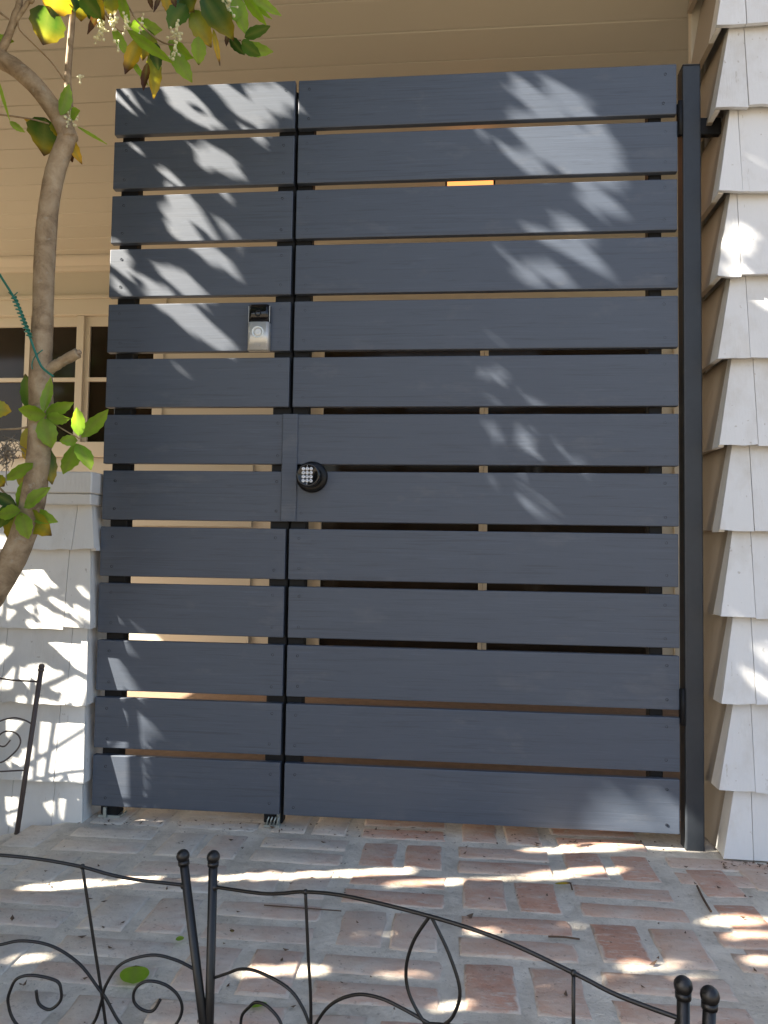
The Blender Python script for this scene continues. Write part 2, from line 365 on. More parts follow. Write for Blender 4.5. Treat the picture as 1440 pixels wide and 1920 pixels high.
# ------------------------------------------------------------------ slatted gate and fixed panel
P, BH = 0.16, 0.14
XS, XD0, XD1 = 0.5335, 0.5435, 1.5885
fixed = empty('slat_fence', (0.27, 0.02, 0), 'narrow fixed slat panel in dark slate paint with the doorbell on it', 'fence panel')
gate = empty('slatted_gate', (1.06, 0.02, 0), 'wide slat gate in dark slate paint with black keypad knob', 'gate')
def board_mesh(x0, x1, k):
    q = MB(); q.box(x0, x1, 0, 0.02, -BH / 2, BH / 2); return q.mesh('board', GATE, ((x0 + x1) / 2, 0.01, 0), 0.0022, 2)
LM = [board_mesh(0.0, XS, 0)] ; DM = [board_mesh(XD0, XD1, 0)]
for k in range(13):
    z = (12 - k) * P + BH / 2
    dz = random.uniform(-.0012, .0012)
    link('board', LM[0], fixed, (XS / 2 + random.uniform(-.001, .001), 0.01 + random.uniform(-.0008, .0008), z + dz), (0, random.uniform(-.001, .001), 0))
    link('board', DM[0], gate, ((XD0 + XD1) / 2 + random.uniform(-.0012, .0012), 0.01 + random.uniform(-.0008, .0008), z + dz), (0, random.uniform(-.0008, .0008), 0))
def screws(parent, xs):
    q = MB()
    for k in range(13):
        for fz in (0.027, 0.113):
            for x in xs:
                cx = x + random.uniform(-.003, .003); cz = (12 - k) * P + fz + random.uniform(-.004, .004)
                q.lathe_y(cx, cz, [(0.004, 0.0036), (-0.0012, 0.0036), (0.0008, 0.0028), (0.0014, 0.0012)], 8)
    o = q.build('screws', FRAME, parent); o['kind'] = 'stuff'
screws(fixed, (0.036, XS - 0.030)); screws(gate, (XD0 + 0.030, XD1 - 0.034))
def frame(parent, xl, xr, zb=0.004, zt=2.04):
    for a, b in (xl, xr):
        q = MB(); q.box(a, b, 0.0205, 0.058, zb, zt); q.build('frame_post', FRAME, parent, bevel=0.003)
    for z in (0.05, 1.96):
        q = MB(); q.box(xl[1] + .001, xr[0] - .001, 0.0225, 0.056, z, z + 0.05); q.build('frame_rail', FRAME, parent, bevel=0.003)
frame(fixed, (0.016, 0.068), (0.484, 0.5375), -0.03); frame(gate, (0.5405, 0.586), (1.517, 1.552))
q = MB(); q.box(0.012, 0.074, 0.016, 0.066, GZ - .001, GZ + 0.006); q.box(0.030, 0.038, 0.008, 0.016, GZ, GZ + 0.03); q.build('base_plate', ZINC, fixed)
q = MB(); q.box(0.519, 0.5625, -0.0065, -0.0012, 0.800, 1.100); q.build('latch_guard', GATE, gate, bevel=0.0015)
# hinges at the post
for z in (1.905, 0.33):
    q = MB(); q.tube([(1.5955, -0.004, z - 0.047), (1.5955, -0.004, z + 0.047)], 0.0062, 12); q.box(1.5895, 1.601, 0.001, 0.012, z - 0.044, z + 0.044); q.build('hinge', FRAME, gate)
# drop bolt at the seam
q = MB(); q.box(0.490, 0.532, 0.004, 0.03, GZ, GZ + 0.006)
for i in range(4): q.tube([(0.496 + i * 0.0095, 0.006, GZ + 0.004), (0.500 + i * 0.0095, 0.004, GZ + 0.020), (0.503 + i * .0095, 0.006, GZ + 0.028)], 0.0022, 6)
q.tube([(0.527, 0.014, GZ - .01), (0.527, 0.014, 0.06)], 0.005, 10)
q.build('drop_bolt', ZINC, fixed)

# keypad knob
kn = MB(); kc = aty(584, 894, -0.012); KX, KZ = 0.605, 0.924
kn.lathe_y(KX, KZ, [(0.0, 0.0435), (-0.006, 0.0435), (-0.011, 0.0405), (-0.014, 0.036), (-0.0145, 0.0300)], 40)
kn_o = kn.build('keypad_knob', BLACKM, gate)
kb = MB(); kb.lathe_y(KX, KZ, [(-0.013, 0.0300), (-0.022, 0.0285), (-0.034, 0.0305), (-0.052, 0.0330), (-0.061, 0.0325), (-0.0640, 0.0300), (-0.0642, 0.0270), (-0.0628, 0.0255)], 40)
kb.build('knob_barrel', BLACKG, kn_o)
def text_mesh(txt, size):
    cu = bpy.data.curves.new('lettering', 'FONT'); cu.body = txt; cu.size = size; cu.align_x = 'CENTER'; cu.align_y = 'CENTER'; cu.resolution_u = 2
    ob = bpy.data.objects.new('lettering', cu); COL.objects.link(ob)
    dg = bpy.context.evaluated_depsgraph_get(); me = bpy.data.meshes.new_from_object(ob.evaluated_get(dg))
    vs_ = [tuple(v.co) for v in me.vertices]; fs_ = [tuple(p.vertices) for p in me.polygons]
    bpy.data.objects.remove(ob); bpy.data.curves.remove(cu); bpy.data.meshes.remove(me); return vs_, fs_
yk = -0.0635
for i, ch in enumerate('123456789*0#'):
    cx = KX + (i % 3 - 1) * 0.0105 - 0.002; cz = KZ + 0.0165 - (i // 3) * 0.0108
    q = MB(); q.lathe_y(cx, cz, [(yk + .003, 0.0045), (yk - .0012, 0.0045), (yk - .0018, 0.0038)], 16, 0)
    tv, tf = text_mesh(ch, 0.0075); q.add([(cx + x, yk - 0.00195, cz + y) for x, y, _ in tv], tf, 1)
    q.build('key', [KEY, INK], kn_o)
for a in (90, 270):
    q = MB(); q.ball((KX - .002 + 0.0242 * math.cos(R(a)), yk - .0012, KZ + 0.0242 * math.sin(R(a))), 0.0012, 8); q.build('indicator_light', KEY, kn_o)

# ------------------------------------------------------------------ doorbell
bx0, bx1, bz0, bz1, bd = 0.4185, 0.4785, 1.276, 1.404, -0.027
bell = empty('video_doorbell', ((bx0 + bx1) / 2, 0, bz0), 'silver and black video doorbell with a round button on the slat panel', 'doorbell')
def rounded(x0, x1, y0, y1, z0, z1, r, mat, name):
    q = MB(); n = 6; ring = []
    for (cx, a0) in ((x0 + r, 180), (x1 - r, 270)):
        for i in range(n + 1):
            a = R(a0 + 90 * i / n); ring.append((cx + r * math.cos(a), y0 + r + r * math.sin(a)))
    ring = ring + [(x1, y1), (x0, y1)]
    m = len(ring); V = [(x, y, z0) for x, y in ring] + [(x, y, z1) for x, y in ring]
    F = [(i, (i + 1) % m, (i + 1) % m + m, i + m) for i in range(m)] + [tuple(reversed(range(m))), tuple(range(m, 2 * m))]
    q.add(V, F, 0, False); o = q.build(name, mat, bell)
    for p in o.data.polygons: p.use_smooth = len(p.vertices) == 4
    return o
zs = bz0 + 0.079
rounded(bx0, bx1, bd, -0.001, bz0, zs, 0.009, SILVER, 'faceplate')
rounded(bx0 + .0012, bx1 - .0012, bd + .0006, -0.001, zs + .0008, bz1, 0.009, BLACKG, 'camera_cover')
q = MB(); bcx = (bx0 + bx1) / 2 - .001; bcz = bz0 + 0.050
q.lathe_y(bcx, bcz, [(bd + .002, 0.0172), (bd - .0012, 0.0170), (bd - .0018, 0.0150), (bd - .0012, 0.0122), (bd + .001, 0.0118)], 40); q.build('light_ring', RINGW, bell)
q = MB(); q.lathe_y(bcx, bcz, [(bd + .002, 0.0112), (bd - .0006, 0.0110), (bd - .0012, 0.0095), (bd - .0006, 0.004)], 32); q.build('button', SILVER, bell)
q = MB(); q.lathe_y(bcx, zs + .024, [(bd + .002, 0.0095), (bd - .0006, 0.0092), (bd - .0004, 0.0065), (bd + .0012, 0.005)], 28); q.build('lens', BLACKM, bell)
tv, tf = text_mesh('ring', 0.011); q = MB(); q.add([(bcx + x, bd - 0.0004, bz0 + 0.016 + y) for x, y, _ in tv], tf); q.build('lettering', GREYP, bell)
for sx in (-1, 1):
    q = MB(); q.box(bcx + .001 + sx * 0.0298 - .0006, bcx + .001 + sx * 0.0298 + .0006, bd + .008, bd + .012, zs + .002, bz1 - .002); q.build('trim_strip', SILVER, bell)

# ------------------------------------------------------------------ steel post with wall bracket
post = empty('gate_post', (1.628, 0.026, GZ), 'tall square slate steel post between the gate and the shingled wall', 'post')
q = MB(); q.box(1.603, 1.651, 0.0, 0.05, GZ - .01, 2.055); q.build('square_tube', POST, post, bevel=0.004, seg=2)
q = MB(); q.box(1.6035, 1.6505, 0.0005, 0.0495, 2.0555, 2.0585); q.build('cap', POST, post, bevel=0.001)
q = MB(); q.box(1.6515, 1.708, 0.014, 0.034, 1.868, 1.915); q.build('wall_bracket', FRAME, post, bevel=0.002)

# ------------------------------------------------------------------ shingled walls
def shingle_front(x0, x1, zb, zt, yb, yt, th, name, mat, parent, xl=None, xr=None, seed=0):
    """one face shingle: thick at the butt (zb, standing out to yb), thin at the top (zt, yt). xl / xr: x of the left / right edge at the top"""
    r = random.Random(seed); q = MB(); n = max(2, int((x1 - x0) / 0.03)); V = []
    x0t = x0 if xl is None else xl; x1t = x1 if xr is None else xr
    jb = [r.uniform(-.0022, .0022) + (0.003 * (r.random() < .12)) for _ in range(n + 1)]
    tilt = r.uniform(-.0022, .0022)
    for i in range(n + 1):
        t = i / n; z = zb + jb[i] + tilt * (t - .5); x = x0 + (x1 - x0) * t; xt = x0t + (x1t - x0t) * t
        V += [(x, yb + r.uniform(-.0007, .0007), z), (x, yb + th, z + .0015), (xt, yt, zt), (xt, yt + 0.003, zt)]
    F = []
    for i in range(n):
        a = 4 * i; b = a + 4
        F += [(a, b, b + 2, a + 2), (a + 1, a, a + 0, b, b + 1)[0:1] + (a, b, b + 1), (a + 3, a + 2, b + 2, b + 3), (a + 1, a + 3, b + 3, b + 1)]
    F += [(0, 2, 3, 1), (4 * n, 4 * n + 1, 4 * n + 3, 4 * n + 2)]
    q.add(V, F); return q.build(name, mat, parent, bevel=0)
wallR = empty('shingled_wall', (2.1, 0.0, GZ), 'tall white wooden shingled house wall right of the gate post', 'wall')
buttsR = [2.340, 2.117, 1.892, 1.668, 1.446, 1.230, 1.005, 0.788, 0.570, 0.354, 0.137, GZ + 0.002]
q = MB(); q.box(1.722, 2.7, -0.036, 0.195, SZ - .05, 2.62); q.build('wall_core', WHITE, wallR)
YB, YT = -0.070, -0.040
for i, zb in enumerate(buttsR):
    zt = (buttsR[i - 1] if i else zb + .22) + 0.018
    r = random.Random(i + 5)
    last = i == len(buttsR) - 1
    yb = YB + r.uniform(-.003, .003) + (0.018 if last else 0)
    xb = 1.667 + r.uniform(-.004, .004) + (0.010 if last else 0); xt = 1.712
    cuts = [r.uniform(0.055, 0.10)]
    while cuts[-1] < 0.95: cuts.append(cuts[-1] + r.uniform(0.09, 0.2))
    xs = [xb] + [xb + c for c in cuts]
    xst = [xt] + xs[1:]
    for k in range(len(xs) - 1):
        dz = r.uniform(-.003, .003)
        shingle_front(xs[k] + .0008, xs[k + 1] - .0008, zb + dz, zt, yb + r.uniform(-.0015, .0015), YT, 0.015, 'shingle', WHITE, wallR, xst[k] + .0008, xst[k + 1] - .0008, seed=i * 31 + k)
    # side face looking left toward the gate; rear shingles take a shade-darkened colour
    q = MB(); ys = [yb + 0.017, yb + 0.017 + r.uniform(.045, .06), 0.192]
    for k in range(2):
        a, b = ys[k] + .0006, ys[k + 1] - .0006; z0 = zb + r.uniform(-.003, .003); xo = xb + 0.004
        V = [(xo, a, z0), (xo, b, z0), (xo + .014, a, z0), (xo + .014, b, z0), (xt + .002, YT + .008 if k == 0 else a, zt), (xt + .002, b, zt), (xt + .005, YT + .008 if k == 0 else a, zt), (xt + .005, b, zt)]
        q = MB(); q.add(V, [(0, 1, 5, 4), (2, 6, 7, 3), (0, 2, 3, 1), (4, 5, 7, 6), (0, 4, 6, 2), (1, 3, 7, 5)]); q.build('shingle', WHITE2 if k == 0 else SIDE_SHADE, wallR)
q = MB(); q.box(1.686, 1.73, 0.1955, 0.222, GZ, 2.385); q.build('corner_board', CREAMT, wallR, bevel=.002)

wallL = empty('low_shingled_wall', (-0.6, 0.0, GZ), 'low white shingled wall with a plank cap left of the gate', 'wall')
buttsL = [0.711, 0.494, 0.284, 0.070, SZ + 0.01]
q = MB(); q.box(-2.6, -0.034, -0.006, 0.11, SZ - .05, 0.838); q.build('wall_core', WHITE2, wallL)
for i, zb in enumerate(buttsL):
    zt = (buttsL[i - 1] + 0.018) if i else 0.842
    r = random.Random(i + 55); yb = -0.036 + r.uniform(-.003, .003); xr_ = -0.006 + r.uniform(-.003, .003); xrt = -0.024
    if i == 0: xr_ += 0.004
    cuts = [r.uniform(0.06, 0.10)]
    while cuts[-1] < 1.3: cuts.append(cuts[-1] + r.uniform(0.12, 0.26))
    xs = [xr_] + [xr_ - c for c in cuts]; xst = [xrt] + xs[1:]
    for k in range(len(xs) - 1):
        shingle_front(xs[k + 1] + .0008, xs[k] - .0008, zb + r.uniform(-.004, .004), zt, yb + r.uniform(-.0015, .0015), -0.010, 0.014, 'shingle', WHITE2, wallL, xst[k + 1] + .0008, xst[k] - .0008, seed=i * 31 + k + 400)
    a, b = yb + .016, 0.108; xo = xr_ - .002
    V = [(xo, a, zb), (xo, b, zb), (xo - .014, a, zb), (xo - .014, b, zb), (xrt, -.004, zt), (xrt, b, zt), (xrt - .004, -.004, zt), (xrt - .004, b, zt)]
    q = MB(); q.add(V, [(0, 1, 5, 4), (2, 6, 7, 3), (0, 2, 3, 1), (4, 5, 7, 6), (0, 4, 6, 2), (1, 3, 7, 5)]); q.build('shingle', WHITE2, wallL)
q = MB(); q.box(-2.6, -0.009, -0.046, 0.13, 0.871, 0.931); q.build('cap_plank', WHITE2, wallL, bevel=.003)
q = MB(); q.box(-2.6, -0.013, -0.040, 0.12, 0.8385, 0.870); q.build('trim_plank', WHITE2, wallL, bevel=.003)

# ------------------------------------------------------------------ house behind: ceiling, back wall, window, glazed doors
house = empty('porch_house', (0.8, 2.1, GZ), 'cream house with a plank porch ceiling, window and glazed doors behind the gate', 'house')
CZ, YB2 = 2.40, 2.075
ceil = MB(); ceil.box(-3.2, 4.2, -0.05, YB2 + .1, CZ + 0.024, CZ + 0.10); ceil_o = ceil.build('porch_ceiling', CEIL, house)
yy = 0.0
cm = {}
def ceil_board(y0, y1):
    q = MB(); q.box(-3.2, 4.2, y0 + .0004, y1 - .0004, CZ, CZ + 0.022); me = q.mesh('ceiling_board', CEIL, (0.5, (y0 + y1) / 2, CZ + .011), 0.004, 1); return me
cbm = ceil_board(0, 0.15)
for k in range(15):
    y0 = -0.005 - 0.15 + k * 0.15 + 0.003
    if k == 0: y0 = -0.153 + 0.0
    if y0 < -0.06: continue
    link('ceiling_board', cbm, ceil_o, (0.5, y0 + 0.075, CZ + 0.011 + random.uniform(-.0008, .0008)))
q = MB(); q.box(-3.2, 4.2, -0.078, -0.051, CZ - 0.01, CZ + 0.12); q.build('fascia_board', CREAMT, house)
WX0, WX1, WZ0, WZ1 = -3.0, -0.735, 1.315, 2.06
DX0, DX1, DZ1 = 0.185, 2.09, 1.93
# wall pieces around the openings
for nm, a in (('wall', (-3.2, WX0, GZ, CZ)), ('wall', (WX1, DX0, GZ, 2.175)), ('wall', (DX1, 4.2, GZ, CZ)), ('wall', (WX0, WX1, GZ, WZ0 - .1)), ('wall', (DX0, DX1, DZ1, 2.175)), ):
    q = MB(); q.box(a[0] + .0005, a[1] - .0005, YB2, YB2 + .1, a[2], a[3]); q.build(nm, CREAM, house)
q = MB(); q.box(WX0, DX1, YB2, YB2 + .1, 2.1755, CZ); q.build('wall', CREAM, house)
prof = [(0.0, 2.318), (-0.014, 2.321), (-0.022, 2.335), (-0.026, 2.348), (-0.05, 2.372), (-0.058, 2.385), (-0.060, 2.398)]
q = MB(); V = [(x, YB2 + y, z) for x in (-3.1, 4.1) for y, z in prof]; m = len(prof)
q.add(V, [(i, i + 1, i + 1 + m, i + m) for i in range(m - 1)]); q.build('crown_moulding', CREAMT, house)
q = MB(); q.box(WX0, WX1 + .08, YB2 - .020, YB2, 2.155, 2.176); q.box(WX0, WX1 + .07, YB2 - .012, YB2, 2.062, 2.1545); q.build('window_head_trim', CREAMT, house, bevel=.002)
win = MB(); win.box(WX0, WX1, YB2 + .002, YB2 + .07, WZ1, WZ1 + .1); win.box(WX1, WX1 + .06, YB2 - .01, YB2 + .07, WZ0, WZ1); win.box(-1.208, -1.163, YB2 + .0, YB2 + .06, WZ0, WZ1)
win.box(-2.3, -2.26, YB2, YB2 + .06, WZ0, WZ1)
win_o = win.build('window', CREAMT, house, bevel=.002)
for (xa, xb) in ((-2.26, -1.208), (-1.163, WX1)):
    xm = -1.513 if xb < -1.1 else None
    fr = MB()
    inn = 0.030 if xb > -1.1 else 0.0
    if xm: fr.box(xm - .016, xm + .016, YB2 + .012, YB2 + .04, WZ0, WZ1)
    fr.box(xa, xb, YB2 + .014, YB2 + .038, 1.675, 1.698)
    fr.box(xa, xb, YB2 + .018, YB2 + .05, WZ1 - 0.058, WZ1 - .001)
    if inn: fr.box(xa, xa + inn, YB2 + .016, YB2 + .045, WZ0, WZ1 - .059)
    fr.build('muntin', CREAMT, win_o)
    xsplit = [xa, xm, xb] if xm else [xa, xb]
    for i in range(len(xsplit) - 1):
        for (za, zb_) in ((WZ0, 1.686), (1.686, WZ1 - .02)):
            q = MB(); q.box(xsplit[i], xsplit[i + 1] - .0005, YB2 + .030, YB2 + .034, za, zb_ - .0005); q.build('pane', GLASS, win_o)
q = MB(); q.box(WX0, WX1 + .09, YB2 - .035, YB2 + .05, WZ0 - .087, WZ0 - .0005); q.build('window_sill', CREAMT, house, bevel=.003)
for k in range(9):                                          # clapboards under the window
    z1 = WZ0 - .09 - k * 0.13
    q = MB(); q.add([(-3.1, YB2 - .004, z1), (-3.1, YB2 - .020, z1 - .128), (-3.1, YB2 - .001, z1 - .128), (-3.1, YB2 - .001, z1), (WX1 + .6, YB2 - .004, z1), (WX1 + .6, YB2 - .020, z1 - .128), (WX1 + .6, YB2 - .001, z1 - .128), (WX1 + .6, YB2 - .001, z1)], [(0, 1, 5, 4), (1, 2, 6, 5), (0, 3, 2, 1), (4, 5, 6, 7), (2, 3, 7, 6), (0, 4, 7, 3)]); q.build('clapboard', CREAM, house)
q = MB(); q.box(0.055, DX0 - .002, YB2 - .018, YB2 - .0005, GZ, DZ1 + .09); q.box(DX1 + .075, DX1 + .16, YB2 - .018, YB2 - .0005, GZ, DZ1 + .09); q.box(DX0 - .002, DX1 + .075, YB2 - .018, YB2 - .0005, DZ1, DZ1 + .09); q.build('door_trim', CREAMT, house, bevel=.002)
q = MB(); q.box(DX0 - .1, DX1 + .2, YB2 + .0705, YB2 + .1, GZ, DZ1 - .001); q.build('dark_door_backing', FLOOR, house)  # dark backing added behind the doors to hide daylight in the joint
dxs = [(0.185, 1.1545), (1.1565, 2.165)]
for i, (xa, xb) in enumerate(dxs):
    q = MB(); st = 0.072 if i == 0 else 0.022; st2 = 0.022 if i == 0 else 0.04
    q.box(xa, xa + st - .0, YB2 + .01, YB2 + .05, GZ, DZ1); q.box(xb - st2 - (0.075 if i else 0), xb - (0.075 if i else 0), YB2 + .01, YB2 + .05, GZ, DZ1)
    q.box(xa + st, xb - st2, YB2 + .012, YB2 + .048, DZ1 - .05, DZ1 - .001); q.box(xa + st, xb - st2, YB2 + .012, YB2 + .048, GZ, 0.045)
    d = q.build('glazed_door', DOORW, house, bevel=.002)
    q = MB(); q.box(xa + st, xb - st2, YB2 + .026, YB2 + .032, 0.045, DZ1 - .05); q.build('pane', GLASS, d)
    if i == 0:
        q = MB(); q.ball((xa + .09, YB2 - .03, 1.0), 0.026, 14); q.tube([(xa + .05, YB2 + .01, 1.0), (xa + .085, YB2 - .02, 1.0)], 0.01, 10); q.build('handle', m_flat('brass', (0.7, 0.5, 0.25), .3, .5, 1), d)
struct('porch_floor', tag(link('porch_floor', MB().add([(-3.1, 0.302, GZ - .006), (4.1, 0.302, GZ - .006), (4.1, YB2, GZ - .006), (-3.1, YB2, GZ - .006)], [(0, 1, 2, 3)]).mesh('porch_floor', FLOOR)), kind='structure'))
q = MB(); q.add([(-3.1, 0.11, GZ - .013), (-0.014, 0.11, GZ - .013), (-0.014, 0.30, GZ - .013), (-3.1, 0.30, GZ - .013)], [(0, 1, 2, 3)]); q.add([(1.722, 0.2, GZ - .013), (4.1, .2, GZ - .013), (4.1, .30, GZ - .013), (1.722, .30, GZ - .013)], [(0, 1, 2, 3)])
tag(link('porch_floor', q.mesh('porch_floor', FLOOR)), kind='structure')
# porch ceiling lantern, lit
lamp = empty('porch_lantern', (1.05, 1.09, CZ), 'lit amber lantern on the porch ceiling seen through the gap under the second slat', 'lantern')
lx0, lx1, ly0, ly1, lz0, lz1 = 0.946, 1.152, 1.0, 1.18, 2.243, 2.395
q = MB(); q.box(lx0 + .006, lx1 - .006, ly0 + .006, ly1 - .006, lz0, lz1 - .012); q.build('glass', LAMPG, lamp)
for (x, y) in ((lx0, ly0), (lx1 - .008, ly0), (lx0, ly1 - .008), (lx1 - .008, ly1 - .008)):
    q = MB(); q.box(x, x + .008, y, y + .008, lz0 - .004, lz1 - .012); q.build('corner_bar', FRAME, lamp)
q = MB(); q.box(lx0 - .006, lx1 + .006, ly0 - .006, ly1 + .006, lz1 - .0115, CZ - .0005); q.build('ceiling_plate', FRAME, lamp)

# ------------------------------------------------------------------ wire edging fence
def curve(pts, n=6):
    """Catmull-Rom through 2D points"""
    out = []; P_ = [pts[0]] + list(pts) + [pts[-1]]
    for i in range(1, len(P_) - 2):
        p0, p1, p2, p3 = [Vector((*P_[i + k - 1], 0)) for k in range(4)]
        for k in range(n):
            t = k / n; out.append(0.5 * ((2 * p1) + (p2 - p0) * t + (2 * p0 - 5 * p1 + 4 * p2 - p3) * t * t + (3 * p1 - p0 - 3 * p2 + p3) * t ** 3))
    out.append(Vector((*pts[-1], 0))); return [(q.x, q.y) for q in out]
EL = 'black wire garden edging panel with scrolls '
GRP = 'wire garden edging panels'
def edging(label, T, U, D, des, mat=None, foot=0.46, wr=0.0021, pr_=0.0062, br=0.0092, fl=False):
    mat = mat or IRON; T = Vector(T); U = Vector(U); D = Vector(D)
    def at(s, t): return T + U * s + D * t
    e = empty('garden_edging_panel', at(des['W'] / 2, foot), label, 'garden fence', GRP)
    N_ = U.cross(D).normalized()
    for s in (0.0, des['W']):
        q = MB(); q.tube([at(s, 0.004), at(s, foot)], pr_, 12); po = q.build('post', mat, e)
        q = MB(); q.ball(at(s, 0), br, 16); q.tube([at(s, .006), at(s, .012)], pr_ * 1.25, 12); q.build('finial', mat, po)
    for nm, pts in des['parts']:
        q = MB(); off = N_ * (0.003 if nm in ('scroll', 'leaf_loop') else 0)
        q.tube([at(*p_) + off for p_ in curve(pts)], wr * (1.15 if nm == 'top_rail' else 1), 8); 
        if nm == 'top_rail':
            for s in (0.004, des['W'] - .004): q.ball(at(s, .040), .0052, 8)
        if nm == 'upright': q.ball(at(*pts[0]), .0038, 8)
        q.build(nm, mat, e)
    return e
W2 = 0.607
left2 = [('upright', [(0.154, .012), (0.160, .09), (0.166, .173), (0.166, .41)]),
         ('scroll', [(0.0, .165), (0.026, .151), (0.051, .138), (0.082, .134), (0.127, .141), (0.151, .159), (0.166, .185), (0.19, .23), (0.22, .262), (0.26, .262)]),
         ('scroll', [(0.082, .21), (0.075, .225), (0.055, .222), (0.053, .200), (0.066, .183), (0.077, .174), (0.096, .174), (0.117, .188), (0.122, .215), (0.110, .24), (0.075, .26), (0.03, .25), (0, .235)]),
         ('scroll', [(0.329, .124), (0.299, .118), (0.263, .114), (0.229, .12), (0.195, .141), (0.172, .172), (0.15, .22), (0.11, .262)]),
         ('scroll', [(0.235, .20), (0.245, .215), (0.262, .205), (0.262, .18), (0.240, .165), (0.215, .175), (0.205, .20), (0.215, .23), (0.25, .25), (0.30, .24)]),
         ('lower_rail', [(0, .275), (0.16, .275), (0.329, .275)])]
def mir(pts, c=.329, k=(W2 - .329) / .329): return [(c + (c - s) * k, t) for s, t in pts]
desA = dict(W=W2, parts=[('top_rail', [(0.0, .040), (0.035, .036), (0.084, .030), (0.115, .023), (0.154, .012), (0.219, .003), (0.329, 0.0), (0.417, .004), (0.498, .018), (0.545, .028), (0.607, .033)]),
    ('leaf_loop', [(0.329, .0), (0.308, .034), (0.298, .068), (0.302, .097), (0.320, .122), (0.333, .13), (0.347, .120), (0.360, .104), (0.367, .075), (0.353, .038), (0.329, 0.0)])]
    + left2 + [(n, mir(p)) for n, p in left2 if n != 'upright'] + [('upright', [(0.498, .018), (0.498, .41)])])
lf1 = [('upright', [(0.141, .016), (0.137, .12), (0.134, .213), (0.132, .41)]),
       ('scroll', [(0.003, .151), (0.027, .139), (0.059, .133), (0.101, .145), (0.126, .174), (0.136, .199), (0.151, .227), (0.19, .262), (0.24, .262)]),
       ('scroll', [(0.054, .192), (0.066, .207), (0.080, .206), (0.090, .196), (0.088, .181), (0.076, .170), (0.060, .168), (0.042, .174), (0.029, .187), (0.026, .205), (0.038, .226), (0.07, .25), (0.11, .24)]),
       ('scroll', [(0.30, .127), (0.266, .122), (0.233, .116), (0.193, .123), (0.159, .146), (0.137, .178), (0.128, .192), (0.111, .227), (0.08, .26)]),
       ('scroll', [(0.222, .182), (0.22, .2), (0.206, .207), (0.191, .196), (0.188, .182), (0.193, .169), (0.223, .162), (0.245, .166), (0.256, .18), (0.262, .2), (0.252, .229), (0.21, .255), (0.16, .245)]),
       ('lower_rail', [(0, .275), (0.16, .275), (0.30, .275)])]
W1 = 0.60
desB = dict(W=W1, parts=[('top_rail', [(0.0, .040), (0.04, .036), (0.076, .032), (0.106, .026), (0.144, .016), (0.198, .007), (0.253, .002), (0.30, 0.0), (0.347, .002), (0.402, .007), (0.456, .016), (0.524, .032), (0.6, .04)]),
    ('leaf_loop', [(0.30, .0), (0.28, .034), (0.268, .068), (0.272, .097), (0.29, .122), (0.30, .128), (0.31, .122), (0.328, .097), (0.332, .068), (0.32, .034), (0.30, 0.0)])]
    + lf1 + [(n, [(W1 - s, t) for s, t in p]) for n, p in lf1])
T1 = atz(400, 1607, .3); T2 = atz(1281, 1848, .3); U2 = (T2 - T1).normalized(); D2 = Vector((.10, -.04, -1)).normalized(); D2 = (D2 - U2 * D2.dot(U2)).normalized()
edging('middle black wire edging panel with a pointed wire loop at its centre', T1, U2, D2, desA)
edging('black wire edging panel at the lower left with two round scrolls showing', atz(343, 1605, .3), Vector((-1, -.1, 0)).normalized(), Vector((.16, 0, -1)).normalized(), desB)
T3 = atz(1331, 1867, .3); edging('black wire edging panel at lower right of which one post shows', T3, Vector((.97, -.2, 0.02)).normalized(), Vector((-.04, 0.0, -1)).normalized(), desA)
T4 = aty(78, 1250, -.12); F4 = aty(35, 1540, -.12); D4 = (F4 - T4); L4 = D4.length; D4.normalize()
edging('thin rusty wire edging panel standing against the low shingled wall', T4, Vector((-.985, -.06, -0.07)).normalized(), D4, desB, IRONOLD, L4 + .14, 0.0021, 0.0066, 0.0082)

# ------------------------------------------------------------------ the small tree
TY = -0.35
tree = empty('leafy_tree', (-0.47, TY, SZ), 'slim grey trunked tree with yellowing leaves left of the gate', 'tree')
def pl(pts, y=TY): return [aty(u, v, y + (dy[0] if dy else 0)) for u, v, *dy in pts]
def smooth3(P3, n=5):
    out = []; Q = [P3[0]] + list(P3) + [P3[-1]]
    for i in range(1, len(Q) - 2):
        p0, p1, p2, p3 = Q[i - 1:i + 3]
        for k in range(n):
            t = k / n; out.append(0.5 * ((2 * p1) + (p2 - p0) * t + (2 * p0 - 5 * p1 + 4 * p2 - p3) * t * t + (3 * p1 - p0 - 3 * p2 + p3) * t ** 3))
    out.append(P3[-1]); return out
def limb(name, pts3, r0, r1=None, rads=None, parent=tree, mat=None, n=12, wob=0.0):
    S = smooth3(pts3, 6); m = len(S)
    rr = [r0 + (r1 - r0) * i / (m - 1) for i in range(m)] if rads is None else list(np.interp(np.linspace(0, 1, m), np.linspace(0, 1, len(rads)), rads))
    if wob: rr = [q * (1 + random.uniform(-wob, wob)) for q in rr]
    b = MB(); b.tube(S, rr, n); return b.build(name, mat or BARK, parent)
k = 1.682 / FPX / 2                                        # radius of one pixel of diameter at the tree's depth
trunk = [Vector((-0.50, TY + .02, SZ - .03)), Vector((-0.30, TY, 0.30)), Vector((-0.15, TY, 0.52))] + pl([(-10, 1105), (30, 1035), (58, 955), (72, 860), (77, 770), (76, 690), (80, 600), (83, 500), (90, 400), (103, 325), (122, 270), (128, 248)])
limb('trunk', trunk, 0, rads=[q * k for q in (70, 62, 56, 54, 51, 49, 46, 45, 46, 42, 40, 41, 39, 39, 36, 31)], n=16, wob=.02)
br = pl([(130, 262), (112, 222), (70, 165), (30, 128), (-12, 100)]) + [Vector((-0.28, TY - .02, 2.06)), Vector((-0.62, TY - .1, 2.35)), Vector((-1.1, TY - .2, 2.62))]
